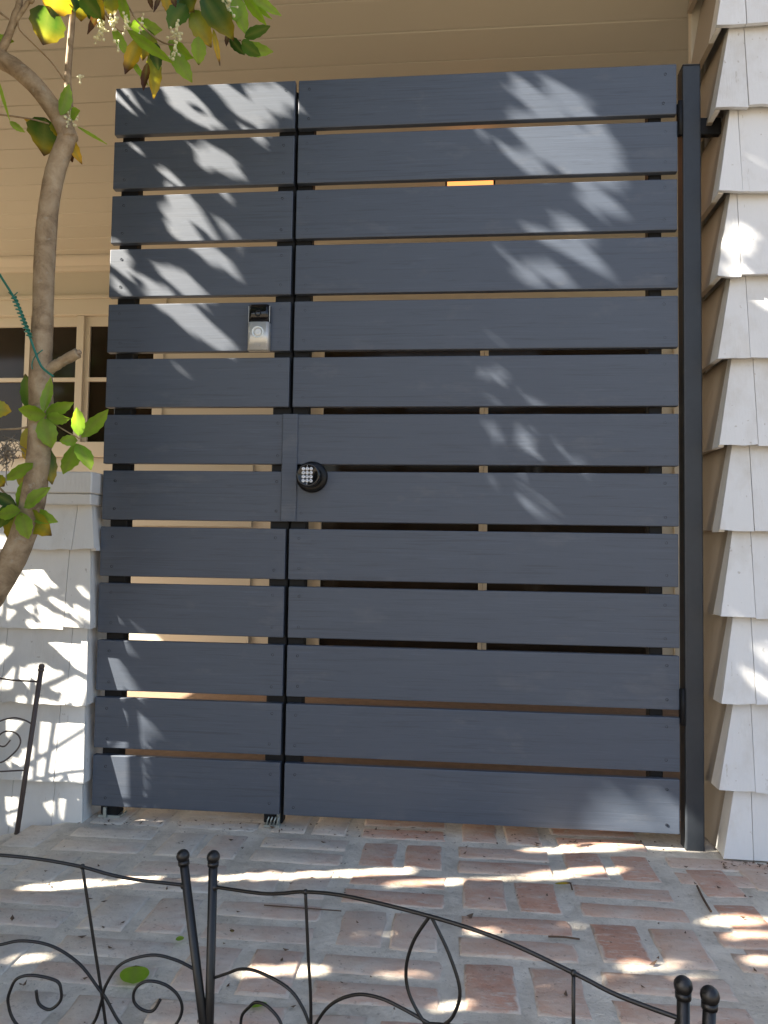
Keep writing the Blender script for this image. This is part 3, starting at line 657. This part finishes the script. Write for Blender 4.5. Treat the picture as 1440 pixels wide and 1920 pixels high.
limb('branch', br, 0, rads=[q * k for q in (36, 37, 36, 36, 37, 36, 32, 22)], n=14, wob=.02)
up = pl([(122, 262), (130, 200), (127, 150), (131, 90), (136, 30), (139, -30)]) + [Vector((0.09, TY - .05, 2.45)), Vector((0.05, TY - .2, 2.75))]
limb('branch', up, 0, rads=[q * k for q in (20, 16, 14, 13, 12, 12, 10, 6)], n=10)
limb('branch', pl([(-14, 120), (2, 96), (16, 66), (28, 30), (38, -25)]) + [Vector((-.1, TY, 2.5))], 0, rads=[q * k for q in (20, 18, 15, 14, 13, 10)], n=10)
limb('branch', pl([(12, 78), (30, 40), (52, 5), (66, -25)]) + [Vector((-.02, TY, 2.45))], 0, rads=[q * k for q in (10, 9, 9, 8, 6)], n=8)
limb('twig', pl([(40, -10), (38, 25), (35, 52), (60, 80), (95, 115), (120, 150)]), 2.6 * k, 3.2 * k, n=6)
limb('twig', pl([(-5, 20), (8, 30), (16, 36)]), 5 * k, 3 * k, n=6)
limb('twig', pl([(-8, 214), (30, 219), (62, 224), (92, 232)]), 4 * k, 3 * k, n=6)
limb('twig', pl([(225, -15), (244, 18), (258, 40), (290, 70), (312, 82), (330, 84)]), 4 * k, 3.5 * k, n=6)
limb('twig', pl([(400, -15), (412, 20), (425, 60), (436, 74), (452, 76)]), 5 * k, 3 * k, n=6)
limb('twig', pl([(140, -20), (180, 5), (215, 50), (232, 60)]), 4 * k, 3 * k, n=6)
limb('twig', pl([(-10, 805), (30, 804), (60, 798), (86, 780)]), 3.5 * k, 5 * k, n=6)
limb('twig', pl([(86, 780), (110, 800), (150, 823)]), 3 * k, 2.6 * k, n=6)
limb('twig', pl([(40, 955), (22, 938), (-10, 905)]), 5 * k, 4 * k, n=6)
st = limb('stub_branch', pl([(74, 702), (96, 690), (120, 676), (146, 662)]), 0, rads=[q * k for q in (34, 22, 20, 21)], n=12, wob=.06)
q = MB(); q.tube(pl([(144, 663), (151, 659)]), [10 * k, 9 * k], 12); q.build('cut_end', CUT, st)

LEAVES = []
PAL = {  # colours along the blade: base, middle, tip; l and b brightened in place of sunlight
 'g': ((0.085, 0.185, 0.032), (0.11, 0.22, 0.036), (0.14, 0.24, 0.036)),
 'd': ((0.035, 0.095, 0.020), (0.045, 0.110, 0.022), (0.055, 0.115, 0.020)),
 'l': ((0.26, 0.44, 0.035), (0.34, 0.55, 0.040), (0.38, 0.58, 0.040)),
 'b': ((0.24, 0.42, 0.050), (0.31, 0.51, 0.055), (0.37, 0.54, 0.060)),
 'y': ((0.13, 0.25, 0.035), (0.42, 0.42, 0.040), (0.72, 0.46, 0.025)),
 'Y': ((0.42, 0.40, 0.04), (0.72, 0.48, 0.03), (0.66, 0.34, 0.025)),
 'r': ((0.24, 0.14, 0.035), (0.15, 0.065, 0.024), (0.08, 0.032, 0.016)),
 'm': ((0.050, 0.120, 0.022), (0.075, 0.155, 0.022), (0.58, 0.42, 0.03)),
}
BROWN = (0.085, 0.035, 0.018)
def leaf_mesh(L, Wd, pal, brown, seed, serr=True, flat=1.0):
    """blade in local space: base at origin, along +x, width along y, front toward -z"""
    r = random.Random(seed); n = 9; V = []; C = []
    bend = r.uniform(-.25, .35) * L; fold = r.uniform(.10, .32); wav = r.uniform(.0, .10) * Wd; ph = r.uniform(0, 6)
    bend *= flat; fold *= flat; wav *= flat
    c0, c1, c2 = [Vector(c) for c in PAL[pal]]
    for i in range(n + 1):
        t = i / n
        wd = Wd / 2 * (math.sin(math.pi * min(1, t ** 0.82)) ** 0.78 if 0 < t < 1 else 0) + (0.0008 if t in (0, 1) else 0)
        if flat < 1: wd = Wd / 2 * math.sqrt(max(0.0004, 1 - (2 * t - 1) ** 2))
        zc = -bend * (t * t - t) * 0.6 + bend * 0.25 * t * t
        col = c0.lerp(c1, t * 2) if t < .5 else c1.lerp(c2, (t - .5) * 2)
        for j in range(-2, 3):
            e = abs(j) / 2; s = wd * j / 2
            if serr and abs(j) == 2: s *= 1 + (0.07 if i % 2 else -0.05)
            V.append((L * t + (0.012 * L * (i % 2) if abs(j) == 2 else 0), s, zc + fold * abs(s) + wav * math.sin(7 * t + ph) * e))
            cc = col.copy()
            if j == 0: cc = cc.lerp(Vector((0.30, 0.34, 0.10)), .45)
            if abs(j) == 2 and pal in 'ymY': cc = cc.lerp(Vector((0.45, .30, .03)), .5 * t)
            if brown and t > 1 - brown: cc = Vector(BROWN).lerp(cc, max(0, (1 - t) / brown - .35)) if t < .97 else Vector(BROWN)
            C.append((*cc, 1))
    F = [(i * 5 + j, i * 5 + j + 1, (i + 1) * 5 + j + 1, (i + 1) * 5 + j) for i in range(n) for j in range(4)]
    me = bpy.data.meshes.new('leaf'); me.from_pydata(V, [], F); me.materials.append(LEAF)
    ca = me.color_attributes.new('Col', 'FLOAT_COLOR', 'POINT')
    for i, c in enumerate(C): ca.data[i].color = c
    for p in me.polygons: p.use_smooth = True
    me.update(); return me
def leaf(bu, bv, tu, tv, wpx, pal='g', brown=0.0, y=None, parent=tree, name='leaf'):
    seed = len(LEAVES); r = random.Random(seed * 13 + 1)
    yb = TY + r.uniform(-.06, .05) if y is None else y; yt = yb + r.uniform(-.03, .03)
    B = aty(bu, bv, yb); T = aty(tu, tv, yt); ax = (T - B); L = ax.length; ax.normalize()
    view = (B - CAM).normalized(); side = ax.cross(view).normalized(); nrm = side.cross(ax).normalized()
    tw = r.uniform(-.55, .55)
    s2 = side * math.cos(tw) + nrm * math.sin(tw); n2 = ax.cross(s2).normalized()
    Wd = wpx * (B - CAM).length / FPX / math.cos(tw) ** .5
    me = leaf_mesh(L, Wd, pal, brown, seed)
    o = link(name, me, parent, B); M = Matrix((ax, s2, n2)).transposed(); o.rotation_euler = M.to_euler()
    LEAVES.append(o); return o
LL = [
 (92, 12, 78, 84, 50, 'm', .16), (112, -22, 96, 30, 46, 'Y', .25), (-12, 76, 27, 80, 15, 'b', 0), (-12, 96, 36, 116, 9, 'l', 0),
 (148, -16, 152, 40, 30, 'y', .1), (152, -14, 192, 36, 26, 'g', 0), (178, -8, 200, 42, 18, 'Y', .2), (196, -4, 164, 64, 12, 'r', .5), (186, 18, 190, 62, 12, 'y', .2),
 (170, -12, 178, 44, 24, 'd', 0), (206, -10, 214, 34, 22, 'y', .2), (130, -12, 140, 22, 22, 'd', 0), (222, -14, 246, 52, 17, 'l', 0), (243, 48, 304, 56, 24, 'b', 0), (238, 56, 322, 120, 17, 'l', 0),
 (212, 54, 242, 112, 15, 'b', 0), (240, 104, 278, 160, 9, 'b', 0), (278, 58, 268, 116, 32, 'y', .12), (262, 72, 234, 138, 23, 'Y', .3), (287, 92, 287, 186, 23, 'y', .08),
 (292, 80, 298, 132, 20, 'd', 0), (276, 118, 268, 168, 13, 'r', .6), (348, 8, 318, 58, 31, 'g', 0), (352, -14, 369, 26, 36, 'm', .15), (360, 18, 397, 90, 31, 'y', .1),
 (382, -6, 438, 78, 38, 'm', .1), (372, 68, 372, 122, 23, 'b', .1), (316, 80, 367, 108, 21, 'l', 0), (322, 92, 360, 154, 25, 'b', 0), (400, 56, 412, 124, 9, 'Y', .2),
 (436, -14, 462, 66, 25, 'l', 0), (452, -14, 495, 46, 15, 'l', 0), (462, -14, 527, 28, 15, 'l', 0), (478, 10, 512, 36, 7, 'l', 0), (458, 70, 507, 49, 17, 'g', 0), (448, 88, 512, 97, 21, 'b', 0),
 (452, 78, 488, 104, 20, 'g', 0), (430, 70, 460, 104, 15, 'd', 0), (426, 66, 424, 88, 7, 'r', .6), (308, -14, 318, 28, 15, 'Y', .2), (278, -14, 286, 18, 8, 'r', .6), (302, -14, 288, 23, 7, 'r', .6), (322, -10, 330, 14, 9, 'r', .5),
 (340, -14, 344, 22, 22, 'd', 0), (418, -14, 428, 40, 30, 'g', 0), (404, 6, 420, 60, 16, 'y', .2), (436, 8, 446, 44, 24, 'b', 0),
 (84, 222, 82, 292, 52, 'm', .15), (114, 238, 120, 324, 13, 'y', .05), (118, 244, 154, 305, 18, 'Y', .08), (146, 238, 201, 271, 5, 'l', 0), (120, 252, 136, 304, 18, 'r', .3), (104, 226, 112, 262, 22, 'y', 0),
 (114, 216, 129, 158, 19, 'b', 0), (132, 218, 152, 208, 17, 'b', 0), (18, 228, 46, 248, 10, 'b', 0), (70, 234, 46, 224, 8, 'Y', 0), (-6, 142, 20, 222, 5, 'l', 0),
 (62, 778, 47, 702, 29, 'g', .06), (82, 772, 95, 708, 18, 'b', 0), (86, 778, 34, 768, 27, 'l', 0), (86, 776, 138, 754, 22, 'b', 0), (88, 784, 136, 782, 22, 'b', 0), (80, 784, 97, 840, 33, 'b', 0), (70, 772, 78, 752, 26, 'b', 0),
 (148, 818, 144, 764, 23, 'b', 0), (153, 820, 203, 770, 26, 'b', 0), (146, 826, 111, 826, 19, 'b', 0), (144, 832, 118, 887, 29, 'b', 0), (146, 832, 170, 883, 27, 'b', 0),
 (-18, 764, 21, 773, 28, 'y', 0), (52, 798, 77, 888, 40, 'Y', .08), (84, 836, 98, 908, 28, 'm', .1), (62, 868, 8, 902, 21, 'b', 0), (30, 896, 92, 916, 27, 'Y', 0), (-12, 892, 8, 912, 24, 'y', .2), (52, 806, 52, 850, 22, 'g', 0),
 (42, 957, 40, 904, 23, 'b', 0), (44, 952, 96, 914, 23, 'b', 0), (44, 958, 107, 978, 25, 'b', 0), (44, 958, 96, 1004, 37, 'y', .12), (40, 960, 54, 1010, 29, 'b', 0), (38, 958, -8, 964, 26, 'b', 0), (36, 960, 14, 1008, 32, 'y', .1), (30, 948, -8, 926, 22, 'd', 0), (20, 940, 0, 990, 26, 'g', 0),
]
for a in LL: leaf(*a)
def flower(u, v, n, spread, y=None):
    q = MB(); r = random.Random(int(u * 7 + v)); c = aty(u, v, TY - .01 if y is None else y)
    for i in range(n):
        p_ = c + Vector((r.gauss(0, spread * .5), r.gauss(0, spread * .4), r.gauss(0, spread))); q.ball(p_, r.uniform(.0024, .0046), 6)
        q.tube([c, p_], 0.0007, 4)
    q.build('flower_cluster', FLOWER, tree)
for a in ((188, 56, 26, .017), (212, 40, 22, .014), (236, 44, 18, .012), (330, 66, 24, .016), (331, 96, 12, .010), (131, 222, 30, .016), (126, 242, 14, .012), (430, 12, 18, .014), (222, 86, 5, .008), (265, 42, 8, .016), (318, 108, 8, .01), (150, 148, 5, .007)): flower(*a)
q = MB(); r = random.Random(3); c0 = aty(14, 846, TY - .04)
for i in range(46):
    a = r.uniform(0, 6.28); b = r.uniform(-1, 1); l = r.uniform(.015, .045); d = Vector((math.cos(a), r.uniform(-.5, .5), math.sin(a) - .3)).normalized(); m_ = c0 + d * l * .6 + Vector((r.gauss(0, .012), 0, r.gauss(0, .014)))
    q.tube([c0 + Vector((r.gauss(0, .01), 0, r.gauss(0, .015))), m_, m_ + Vector((r.gauss(0, .012), r.gauss(0, .01), r.gauss(-.004, .014)))], [.0016, .0012, .0007], 5)
q.build('dry_seed_cluster', DRY, tree)

# green plastic tie round the trunk
tie = empty('garden_tie', aty(78, 655, TY), 'green plastic coated wire tied around the slim tree trunk', 'plant tie')
q = MB(); main = pl([(-14, 492), (0, 516), (14, 538), (25, 556), (36, 578), (46, 606), (56, 632), (66, 660), (74, 680), (82, 692), (100, 706)], TY - .040)
q.tube(smooth3(main, 4), .0028, 8); q.build('strand', WIRE, tie)
hel = []; 
for i in range(150):
    t = i / 149; p_ = Vector(main[3]).lerp(Vector(main[6]), t); a = t * 2 * math.pi * 11
    hel.append(p_ + Vector((math.cos(a) * .0056, math.sin(a) * .0056, 0)))
q = MB(); q.tube(hel, .0022, 6); q.tube(pl([(16, 548), (24, 556), (33, 548)], TY - .036), .0014, 6); q.build('twisted_strand', WIRE, tie)
for (za, dz) in ((0.0, .004), (-.014, .010)):
    c = aty(79, 648, TY); rr = 27 * k + .004; ring = [c + Vector((math.cos(a) * rr, math.sin(a) * rr, za + dz * math.sin(a + 1))) for a in [2 * math.pi * i / 28 for i in range(29)]]
    q = MB(); q.tube(ring, .0027, 8); q.build('loop', WIRE, tie)
q = MB(); q.tube(smooth3(pl([(80, 656), (66, 668), (60, 682), (61, 692)], TY - .036), 5), .0014, 6); q.build('loose_end', WIRE, tie)

# ------------------------------------------------------------------ litter on the bricks
def fallen(u, v, L, Wd, ang, pal, label, brown=0.0, z=0.004):
    c = atz(u, v, GZ); me = leaf_mesh(L, Wd, pal, brown, int(u + v), False, 0.12)
    o = link('fallen_leaf', me, None, (c.x - math.cos(ang) * L / 2, c.y - math.sin(ang) * L / 2, GZ + z + .003), (R(4), R(-3), ang)); tag(o, label, 'leaf', 'leaves fallen on the bricks')
fallen(252, 1836, .052, .050, 1.9, 'l', 'round yellow green fallen leaf behind the left scroll of the edging', .1)
fallen(337, 1767, .016, .015, .5, 'b', 'small green leaf scrap on the bricks left of the tall post')
fallen(435, 1752, .011, .009, 2.2, 'r', 'tiny brown leaf scrap on the bricks right of the paired posts')
fallen(483, 1893, .03, .012, .3, 'b', 'narrow green leaf on the bricks inside the small wire arch')
fallen(1056, 1663, .04, .010, .1, 'Y', 'curled yellow brown leaf on the mortar below the gate', .3)
def twig(pts, r, label):
    q = MB(); P3 = [atz(u, v, GZ + .0035) for u, v in pts]; q.tube(smooth3(P3, 3), [r] * (3 * (len(P3) - 1) + 1), 6); tag(q.build('fallen_twig', TWIG), label, 'twig', 'twigs lying on the bricks')
twig([(1307, 1661), (1318, 1684), (1333, 1709)], .0026, 'straight dark twig on the bricks by the right wall')
twig([(1028, 1756), (1058, 1757), (1087, 1761)], .0019, 'thin brown twig on the mortar above the wire rail')
twig([(1070, 1657), (1073, 1668)], .002, 'short dark twig beside the curled yellow leaf')
twig([(495, 1697), (560, 1702), (640, 1708)], .0013, 'long thin twig under the left end of the middle edging')

q = MB(); r = random.Random(11)
def flake(x, y, sz):
    a = r.uniform(0, 6.28); c, s_ = math.cos(a), math.sin(a); z = GZ + .0015
    pts = [(-1, 0, r.uniform(0, .5)), (-.2, -.4, 0), (1, 0, r.uniform(0, .8)), (.1, .4, 0)]
    q.add([(x + (px * c - py * s_) * sz, y + (px * s_ + py * c) * sz, z + pz * sz) for px, py, pz in pts], [(0, 1, 2), (0, 2, 3)])
for i in range(420):
    m_ = r.random()
    if m_ < .35: x, y = r.uniform(0, 1.6), r.gauss(0.0, .025)
    elif m_ < .55: x, y = r.uniform(1.66, 1.9), -.065 - abs(r.gauss(0, .03))
    else: x, y = r.uniform(-.1, 1.9), r.uniform(-.9, -.02)
    flake(x, y, abs(r.gauss(0, .0035)) + .0016)
o = q.build('litter', TWIG); tag(o, 'tiny dry flakes and grit scattered over the brick walk', 'litter', None, 'stuff')
# ------------------------------------------------------------------ the tree's unseen crown, its gaps cut to place the sun patches
e1 = SUN.cross(Vector((0, 0, 1))).normalized(); e2 = e1.cross(SUN).normalized()
def uv(Pt): Pt = Vector(Pt); return Pt.dot(e1), Pt.dot(e2)
CELL = 0.006
def gatep(u, v): return aty(u, v, 0)
def walk(u, v): return atz(u, v, GZ)
def on_shingles(u, v, butts, yb, yt):
    y = (yb + yt) / 2
    for _ in range(4):
        z = aty(u, v, y).z; i = next((i for i, b in enumerate(butts) if z >= b), len(butts) - 1)
        zt = butts[i - 1] + .018 if i else butts[0] + .16
        y = yb + (yt - yb) * min(1, max(0, (z - butts[i]) / (zt - butts[i])))
    return aty(u, v, y)
def wr(u, v): return on_shingles(u, v, buttsR, YB, YT)
def wl(u, v): return on_shingles(u, v, buttsL, -.036, -.010)
def ell(cx, cy, L, Wd, ang, n=14):
    a = R(ang); return [(cx + L / 2 * math.cos(q) * math.cos(a) - Wd / 2 * math.sin(q) * math.sin(a), cy + L / 2 * math.cos(q) * math.sin(a) + Wd / 2 * math.sin(q) * math.cos(a)) for q in [2 * math.pi * i / n for i in range(n)]]
HOLES = []  # wanted sun patches on each surface; leaves are kept out of their rays
for e in [(245,187,80,46,35),(345,180,120,26,18),(430,168,130,24,15),(508,182,100,60,12),(470,215,120,24,22),(345,208,80,22,28),(385,228,90,16,16),(300,250,40,12,20),
 (490,258,80,16,8),(415,303,110,34,30),(375,300,70,12,30),(322,325,50,22,45),(238,277,50,12,8),
 (432,372,40,24,50),(350,385,110,32,30),(405,428,130,38,30),(345,440,100,24,18),(325,402,60,30,38),
 (220,480,90,40,65),(222,540,50,24,60),(402,480,130,24,28),(350,532,140,34,28),(300,548,70,16,10),(462,490,40,26,50),
 (365,605,170,48,38),(325,583,100,24,28),(425,642,90,16,28),(300,566,60,12,10),(345,695,30,16,40),(452,712,34,18,60),(236,690,50,12,12),(205,722,40,22,70),
 (1010,192,130,22,38),(1062,172,100,10,28),(1085,208,90,24,30),(1002,226,70,12,12),(1030,218,60,24,40),
 (1065,282,220,66,28),(1110,318,110,40,5),(985,303,80,15,30),(1132,265,80,24,30),(1012,245,70,14,12),(915,262,24,12,30),
 (1128,378,90,22,28),(1110,395,60,16,28),(1072,427,60,26,30),(1005,437,40,12,10),(1060,460,130,22,26),(1042,522,90,32,26),(1118,500,50,26,50),(990,520,90,12,14),(1130,518,40,10,35),(935,460,26,14,40),
 (975,607,30,10,25),(930,642,50,9,28),(960,742,100,28,28),(1000,820,150,46,30),(1012,852,110,34,8),(960,856,44,14,50),(985,917,110,32,28),(1027,894,44,18,30),
 (258,1176,60,10,45),(340,1172,40,18,30)]: HOLES.append((gatep, ell(e[0], e[1], e[2] * .84, e[3] * .80, e[4]) if e[0] < 540 else ell(e[0], e[1], e[2] * (1.15 if e[1] > 700 else 1), e[3] * (2.1 if e[1] > 700 else 1.2), e[4])))
HOLES += [(gatep, [(198,1222),(262,1285),(236,1318),(276,1352),(264,1400),(262,1515),(222,1515),(196,1405)]), (gatep, [(1195,1580),(1228,1512),(1285,1490),(1290,1580)])]
for e in [(1115,1588,330,11,-3),(690,1634,190,13,-2),(560,1640,170,9,-3),(160,1655,340,11,-4),(430,1643,200,8,-3),(1065,1636,220,11,-4),(830,1652,280,7,-3),(650,1752,260,6,-2),(1070,1733,90,8,-3),(900,1745,120,6,-3),(1375,1724,150,17,2),(1400,1752,120,10,1),
 (510,1820,250,15,-3),(760,1826,200,9,-2),(840,1882,120,12,-4),(1225,1807,150,14,-2),(1150,1830,120,10,-2),(40,1795,110,14,-4),(1300,1832,110,12,-3),(220,1533,150,7,2),(1020,1852,120,6,-3),(930,1905,120,6,-3),(330,1880,120,5,-3),(1420,1800,60,14,0)]: HOLES.append((walk, ell(e[0], e[1], e[2], e[3] * .8, e[4])))
for e in [(1385,450,90,26,-50),(1428,562,40,26,60),(1440,1222,26,60,10),(1432,1288,70,16,28),(1440,1392,22,50,60)]: HOLES.append((wr, ell(*e)))
for e in [(15,1112,80,80,30),(62,1075,60,30,35),(40,1094,50,14,30),(108,1130,50,10,25),(152,1105,40,12,40),(156,1150,50,22,30),(40,1166,60,22,8),(88,1156,46,28,55),(126,1166,44,14,20),(100,1100,24,8,30),(60,1048,40,10,10)]: HOLES.append((wl, ell(*e)))
HOLES += [(wl, p_) for p_ in ([(-30,1212),(38,1214),(14,1290),(-30,1302)], [(86,1203),(160,1204),(160,1258)], [(72,1244),(122,1266),(126,1280),(106,1324),(34,1324)], [(132,1274),(162,1290),(162,1326),(122,1326)],
 [(-30,1345),(46,1347),(34,1382),(-30,1378)], [(88,1350),(153,1348),(150,1368),(90,1472),(46,1470),(70,1400)], [(160,1380),(160,1472),(104,1472)], [(-30,1488),(50,1492),(36,1540),(-30,1560)], [(96,1494),(134,1497),(118,1530),(84,1532)])]
corners = [uv(p_) for p_ in [(-3.2, 0, 2.4), (-3.2, 0, .9), (-1.6, 0, 0), (-1.6, 0, 2.4), (2.4, -.1, 2.5), (2.4, -.1, GZ), (-.4, -.95, GZ), (2.4, -.95, GZ), (-2.0, -.1, 0.1), (2.2, -1.3, .3)]]  # leaf spread widened to keep sun out of the porch
U0 = min(c[0] for c in corners) - .1; U1 = max(c[0] for c in corners) + .1; V0 = min(c[1] for c in corners) - .1; V1 = max(c[1] for c in corners) + .1
nu, nv = int((U1 - U0) / CELL), int((V1 - V0) / CELL)
mask = np.zeros((nv, nu), bool)
gu = U0 + (np.arange(nu) + .5) * CELL; gv = V0 + (np.arange(nv) + .5) * CELL
for fn, poly in HOLES:
    pts = [uv(fn(*p_)) for p_ in poly]
    a = np.array(pts); i0 = max(0, int((a[:, 0].min() - U0) / CELL) - 1); i1 = int((a[:, 0].max() - U0) / CELL) + 2; j0 = max(0, int((a[:, 1].min() - V0) / CELL) - 1); j1 = int((a[:, 1].max() - V0) / CELL) + 2
    X, Y = np.meshgrid(gu[i0:i1], gv[j0:j1]); ins = np.zeros(X.shape, bool); m = len(pts); j = m - 1
    for i in range(m):
        (xi, yi), (xj, yj) = pts[i], pts[j]
        if yi != yj: ins ^= ((yi > Y) != (yj > Y)) & (X < (xj - xi) * (Y - yi) / (yj - yi) + xi)
        j = i
    mask[j0:j1, i0:i1] |= ins
def open_at(uu, vv):
    i = int((uu - U0) / CELL); j = int((vv - V0) / CELL)
    return 0 <= i < nu and 0 <= j < nv and mask[j, i]
# limbs that carry the crown
fork = Vector((-1.1, TY - .2, 2.62))
for i in range(11):
    a = random.uniform(U0 + .2, U1 - .2); b = random.uniform(V0 + .2, V1 - .2)
    end = e1 * a + e2 * b + SUN * (SUN.dot(Vector((0.55, -0.1, 0.9))) - 2.2 - random.uniform(0, .3))
    st_ = fork if i % 3 else Vector((-0.62, TY - .1, 2.35))
    mid = (st_ + end) / 2 + Vector((random.uniform(-.12, .12), random.uniform(-.12, .12), random.uniform(-.05, .2)))
    x = [to_px(p_) for p_ in (mid, end, (mid + end) / 2, (mid + st_) / 2)]
    if any(p_ and -90 < p_[0] < 1530 and -90 < p_[1] < 2010 for p_ in x): continue
    limb('branch', [st_, mid, end], 0.010, 0.003, n=7)
# unseen shoots added beside the low wall to cast bar shadows on it
foot = Vector((-0.62, TY + .04, SZ - .02))
for (p1, p2, r_) in (((152, 1372), (82, 1476), .0030), ((67, 1343), (14, 1478), .0062), ((63, 1198), (14, 1330), .0072), ((56, 1212), (168, 1274), .0070), ((131, 1268), (112, 1330), .0040), ((76, 1486), (60, 1542), .0066), ((160, 1085), (20, 1135), .004)):
    A_, B_ = wl(*p1) - SUN * .62, wl(*p2) - SUN * .60
    lo, hi = (A_, B_) if A_.z < B_.z else (B_, A_)
    limb('twig', [foot + Vector((random.uniform(-.03, .03), random.uniform(-.03, .03), 0)), (foot + lo) / 2 + Vector((-.05, 0, -.02)), lo + (lo - hi) * .12, lo, hi, hi + (hi - lo) * .25], r_, r_ * .9, n=8)
CV, CF, CC = [], [], []
GREENS = [(0.030, 0.075, 0.014), (0.045, 0.105, 0.018), (0.07, 0.15, 0.022), (0.11, 0.20, 0.025)]
def try_leaf(c, L, Wd, tries=2):
    d1 = Vector((random.gauss(0, 1), random.gauss(0, 1), random.gauss(-.3, .8)))
    n = (SUN + Vector((random.gauss(0, .45), random.gauss(0, .45), random.gauss(0, .45)))).normalized()   # blades face the light
    d1 = (d1 - n * d1.dot(n)).normalized(); d2 = n.cross(d1)
    pts = [c - d1 * L / 2, c - d1 * L * .2 + d2 * Wd / 2, c + d1 * L * .2 + d2 * Wd * .42, c + d1 * L / 2, c + d1 * L * .2 - d2 * Wd * .42, c - d1 * L * .2 - d2 * Wd / 2]
    for p_ in pts + [c] + [(pts[i] + c) / 2 for i in range(6)]:
        if open_at(*uv(p_)):
            if tries: return try_leaf(c + Vector((random.gauss(0, .008), random.gauss(0, .008), random.gauss(0, .008))), L * .55, Wd * .55, tries - 1)
            return
    for p_ in (pts[0], pts[3], c):
        x = to_px(p_)
        if x and -70 < x[0] < 1510 and -70 < x[1] < 1990: return
    b = len(CV); CV.extend(pts); col = random.choice(GREENS); cf = b
    CF.append((b, b + 1, b + 2, b + 3)); CF.append((b, b + 3, b + 4, b + 5)); CC.extend([col] * 6)
STEP = 0.036
for lay in range(5):
    uu = U0
    while uu < U1:
        vv = V0
        while vv < V1:
            a = uu + random.uniform(-.5, .5) * STEP; b = vv + random.uniform(-.5, .5) * STEP
            # a point in the sun-facing plane, pushed back along the light to where the crown hangs
            base = e1 * a + e2 * b; tc = SUN.dot(Vector((0.55, -0.1, 0.9)))
            # depth along the ray, beyond the frame's left edge
            t = tc - (1.95 + lay * 0.13 + random.uniform(-.1, .1) + 0.12 * math.sin(2.1 * a + lay) * math.cos(1.7 * b))
            c = base + SUN * t
            # leaves covering a wanted sun patch are shrunk or left out
            try_leaf(c, random.uniform(.055, .085), random.uniform(.036, .05))
            vv += STEP
        uu += STEP
# finer sprays added round the gaps to sharpen the sun patches
near = np.zeros_like(mask); R_ = int(0.05 / CELL)
for dj in range(-R_, R_ + 1, 2):
    for di in range(-R_, R_ + 1, 2): near |= np.roll(np.roll(mask, dj, 0), di, 1)
near &= ~mask
ST2 = 0.017
for lay in range(3):
    for jj in np.arange(V0, V1, ST2):
        for ii in np.arange(U0, U1, ST2):
            a = ii + random.uniform(-.5, .5) * ST2; b = jj + random.uniform(-.5, .5) * ST2
            i = int((a - U0) / CELL); j = int((b - V0) / CELL)
            if not (0 <= i < nu and 0 <= j < nv) or not near[j, i]: continue
            t = SUN.dot(Vector((0.55, -0.1, 0.9))) - (1.95 + lay * 0.1 + random.uniform(-.1, .1))
            try_leaf(e1 * a + e2 * b + SUN * t, random.uniform(.026, .040), random.uniform(.018, .026), 1)
# unseen low leaves added close by to sharpen the low wall's shadows
for lay in range(4):
    for X_ in np.arange(-.62, .02, .011):
        for Z_ in np.arange(-.1, .78, .02):
            Rp = Vector((X_ + random.uniform(-.006, .006), -.035, Z_ + random.uniform(-.01, .01)))
            try_leaf(Rp - SUN * (0.66 + lay * .05 + random.uniform(-.03, .03)), random.uniform(.022, .036), random.uniform(.014, .022), 1)
# extra unseen leaves, added over the yard to darken the gate's left side
cnt = 0
while cnt < 9000:
    p_ = Vector((random.gauss(0, .5), random.gauss(0, .5), random.gauss(0, .5)))
    if p_.length > 1: continue
    cnt += 1
    try_leaf(Vector((-2.1 + p_.x * 1.6, -1.9 + p_.y * 1.7, 2.5 + p_.z * 1.5)), random.uniform(.08, .13), random.uniform(.045, .07), 1)
me = bpy.data.meshes.new('shade_crown'); me.from_pydata(CV, [], CF); me.materials.append(LEAF)
ca = me.color_attributes.new('Col', 'FLOAT_COLOR', 'POINT')
ca.data.foreach_set('color', np.array([(*c, 1) for c in CC], dtype=np.float32).ravel())
cr = link('shade_crown', me, tree, (0, 0, 0)); cr['kind'] = 'stuff'  # holds all the unseen leaves laid out to shade the scene
print('crown leaves', len(CF) // 2, 'mask', mask.mean())
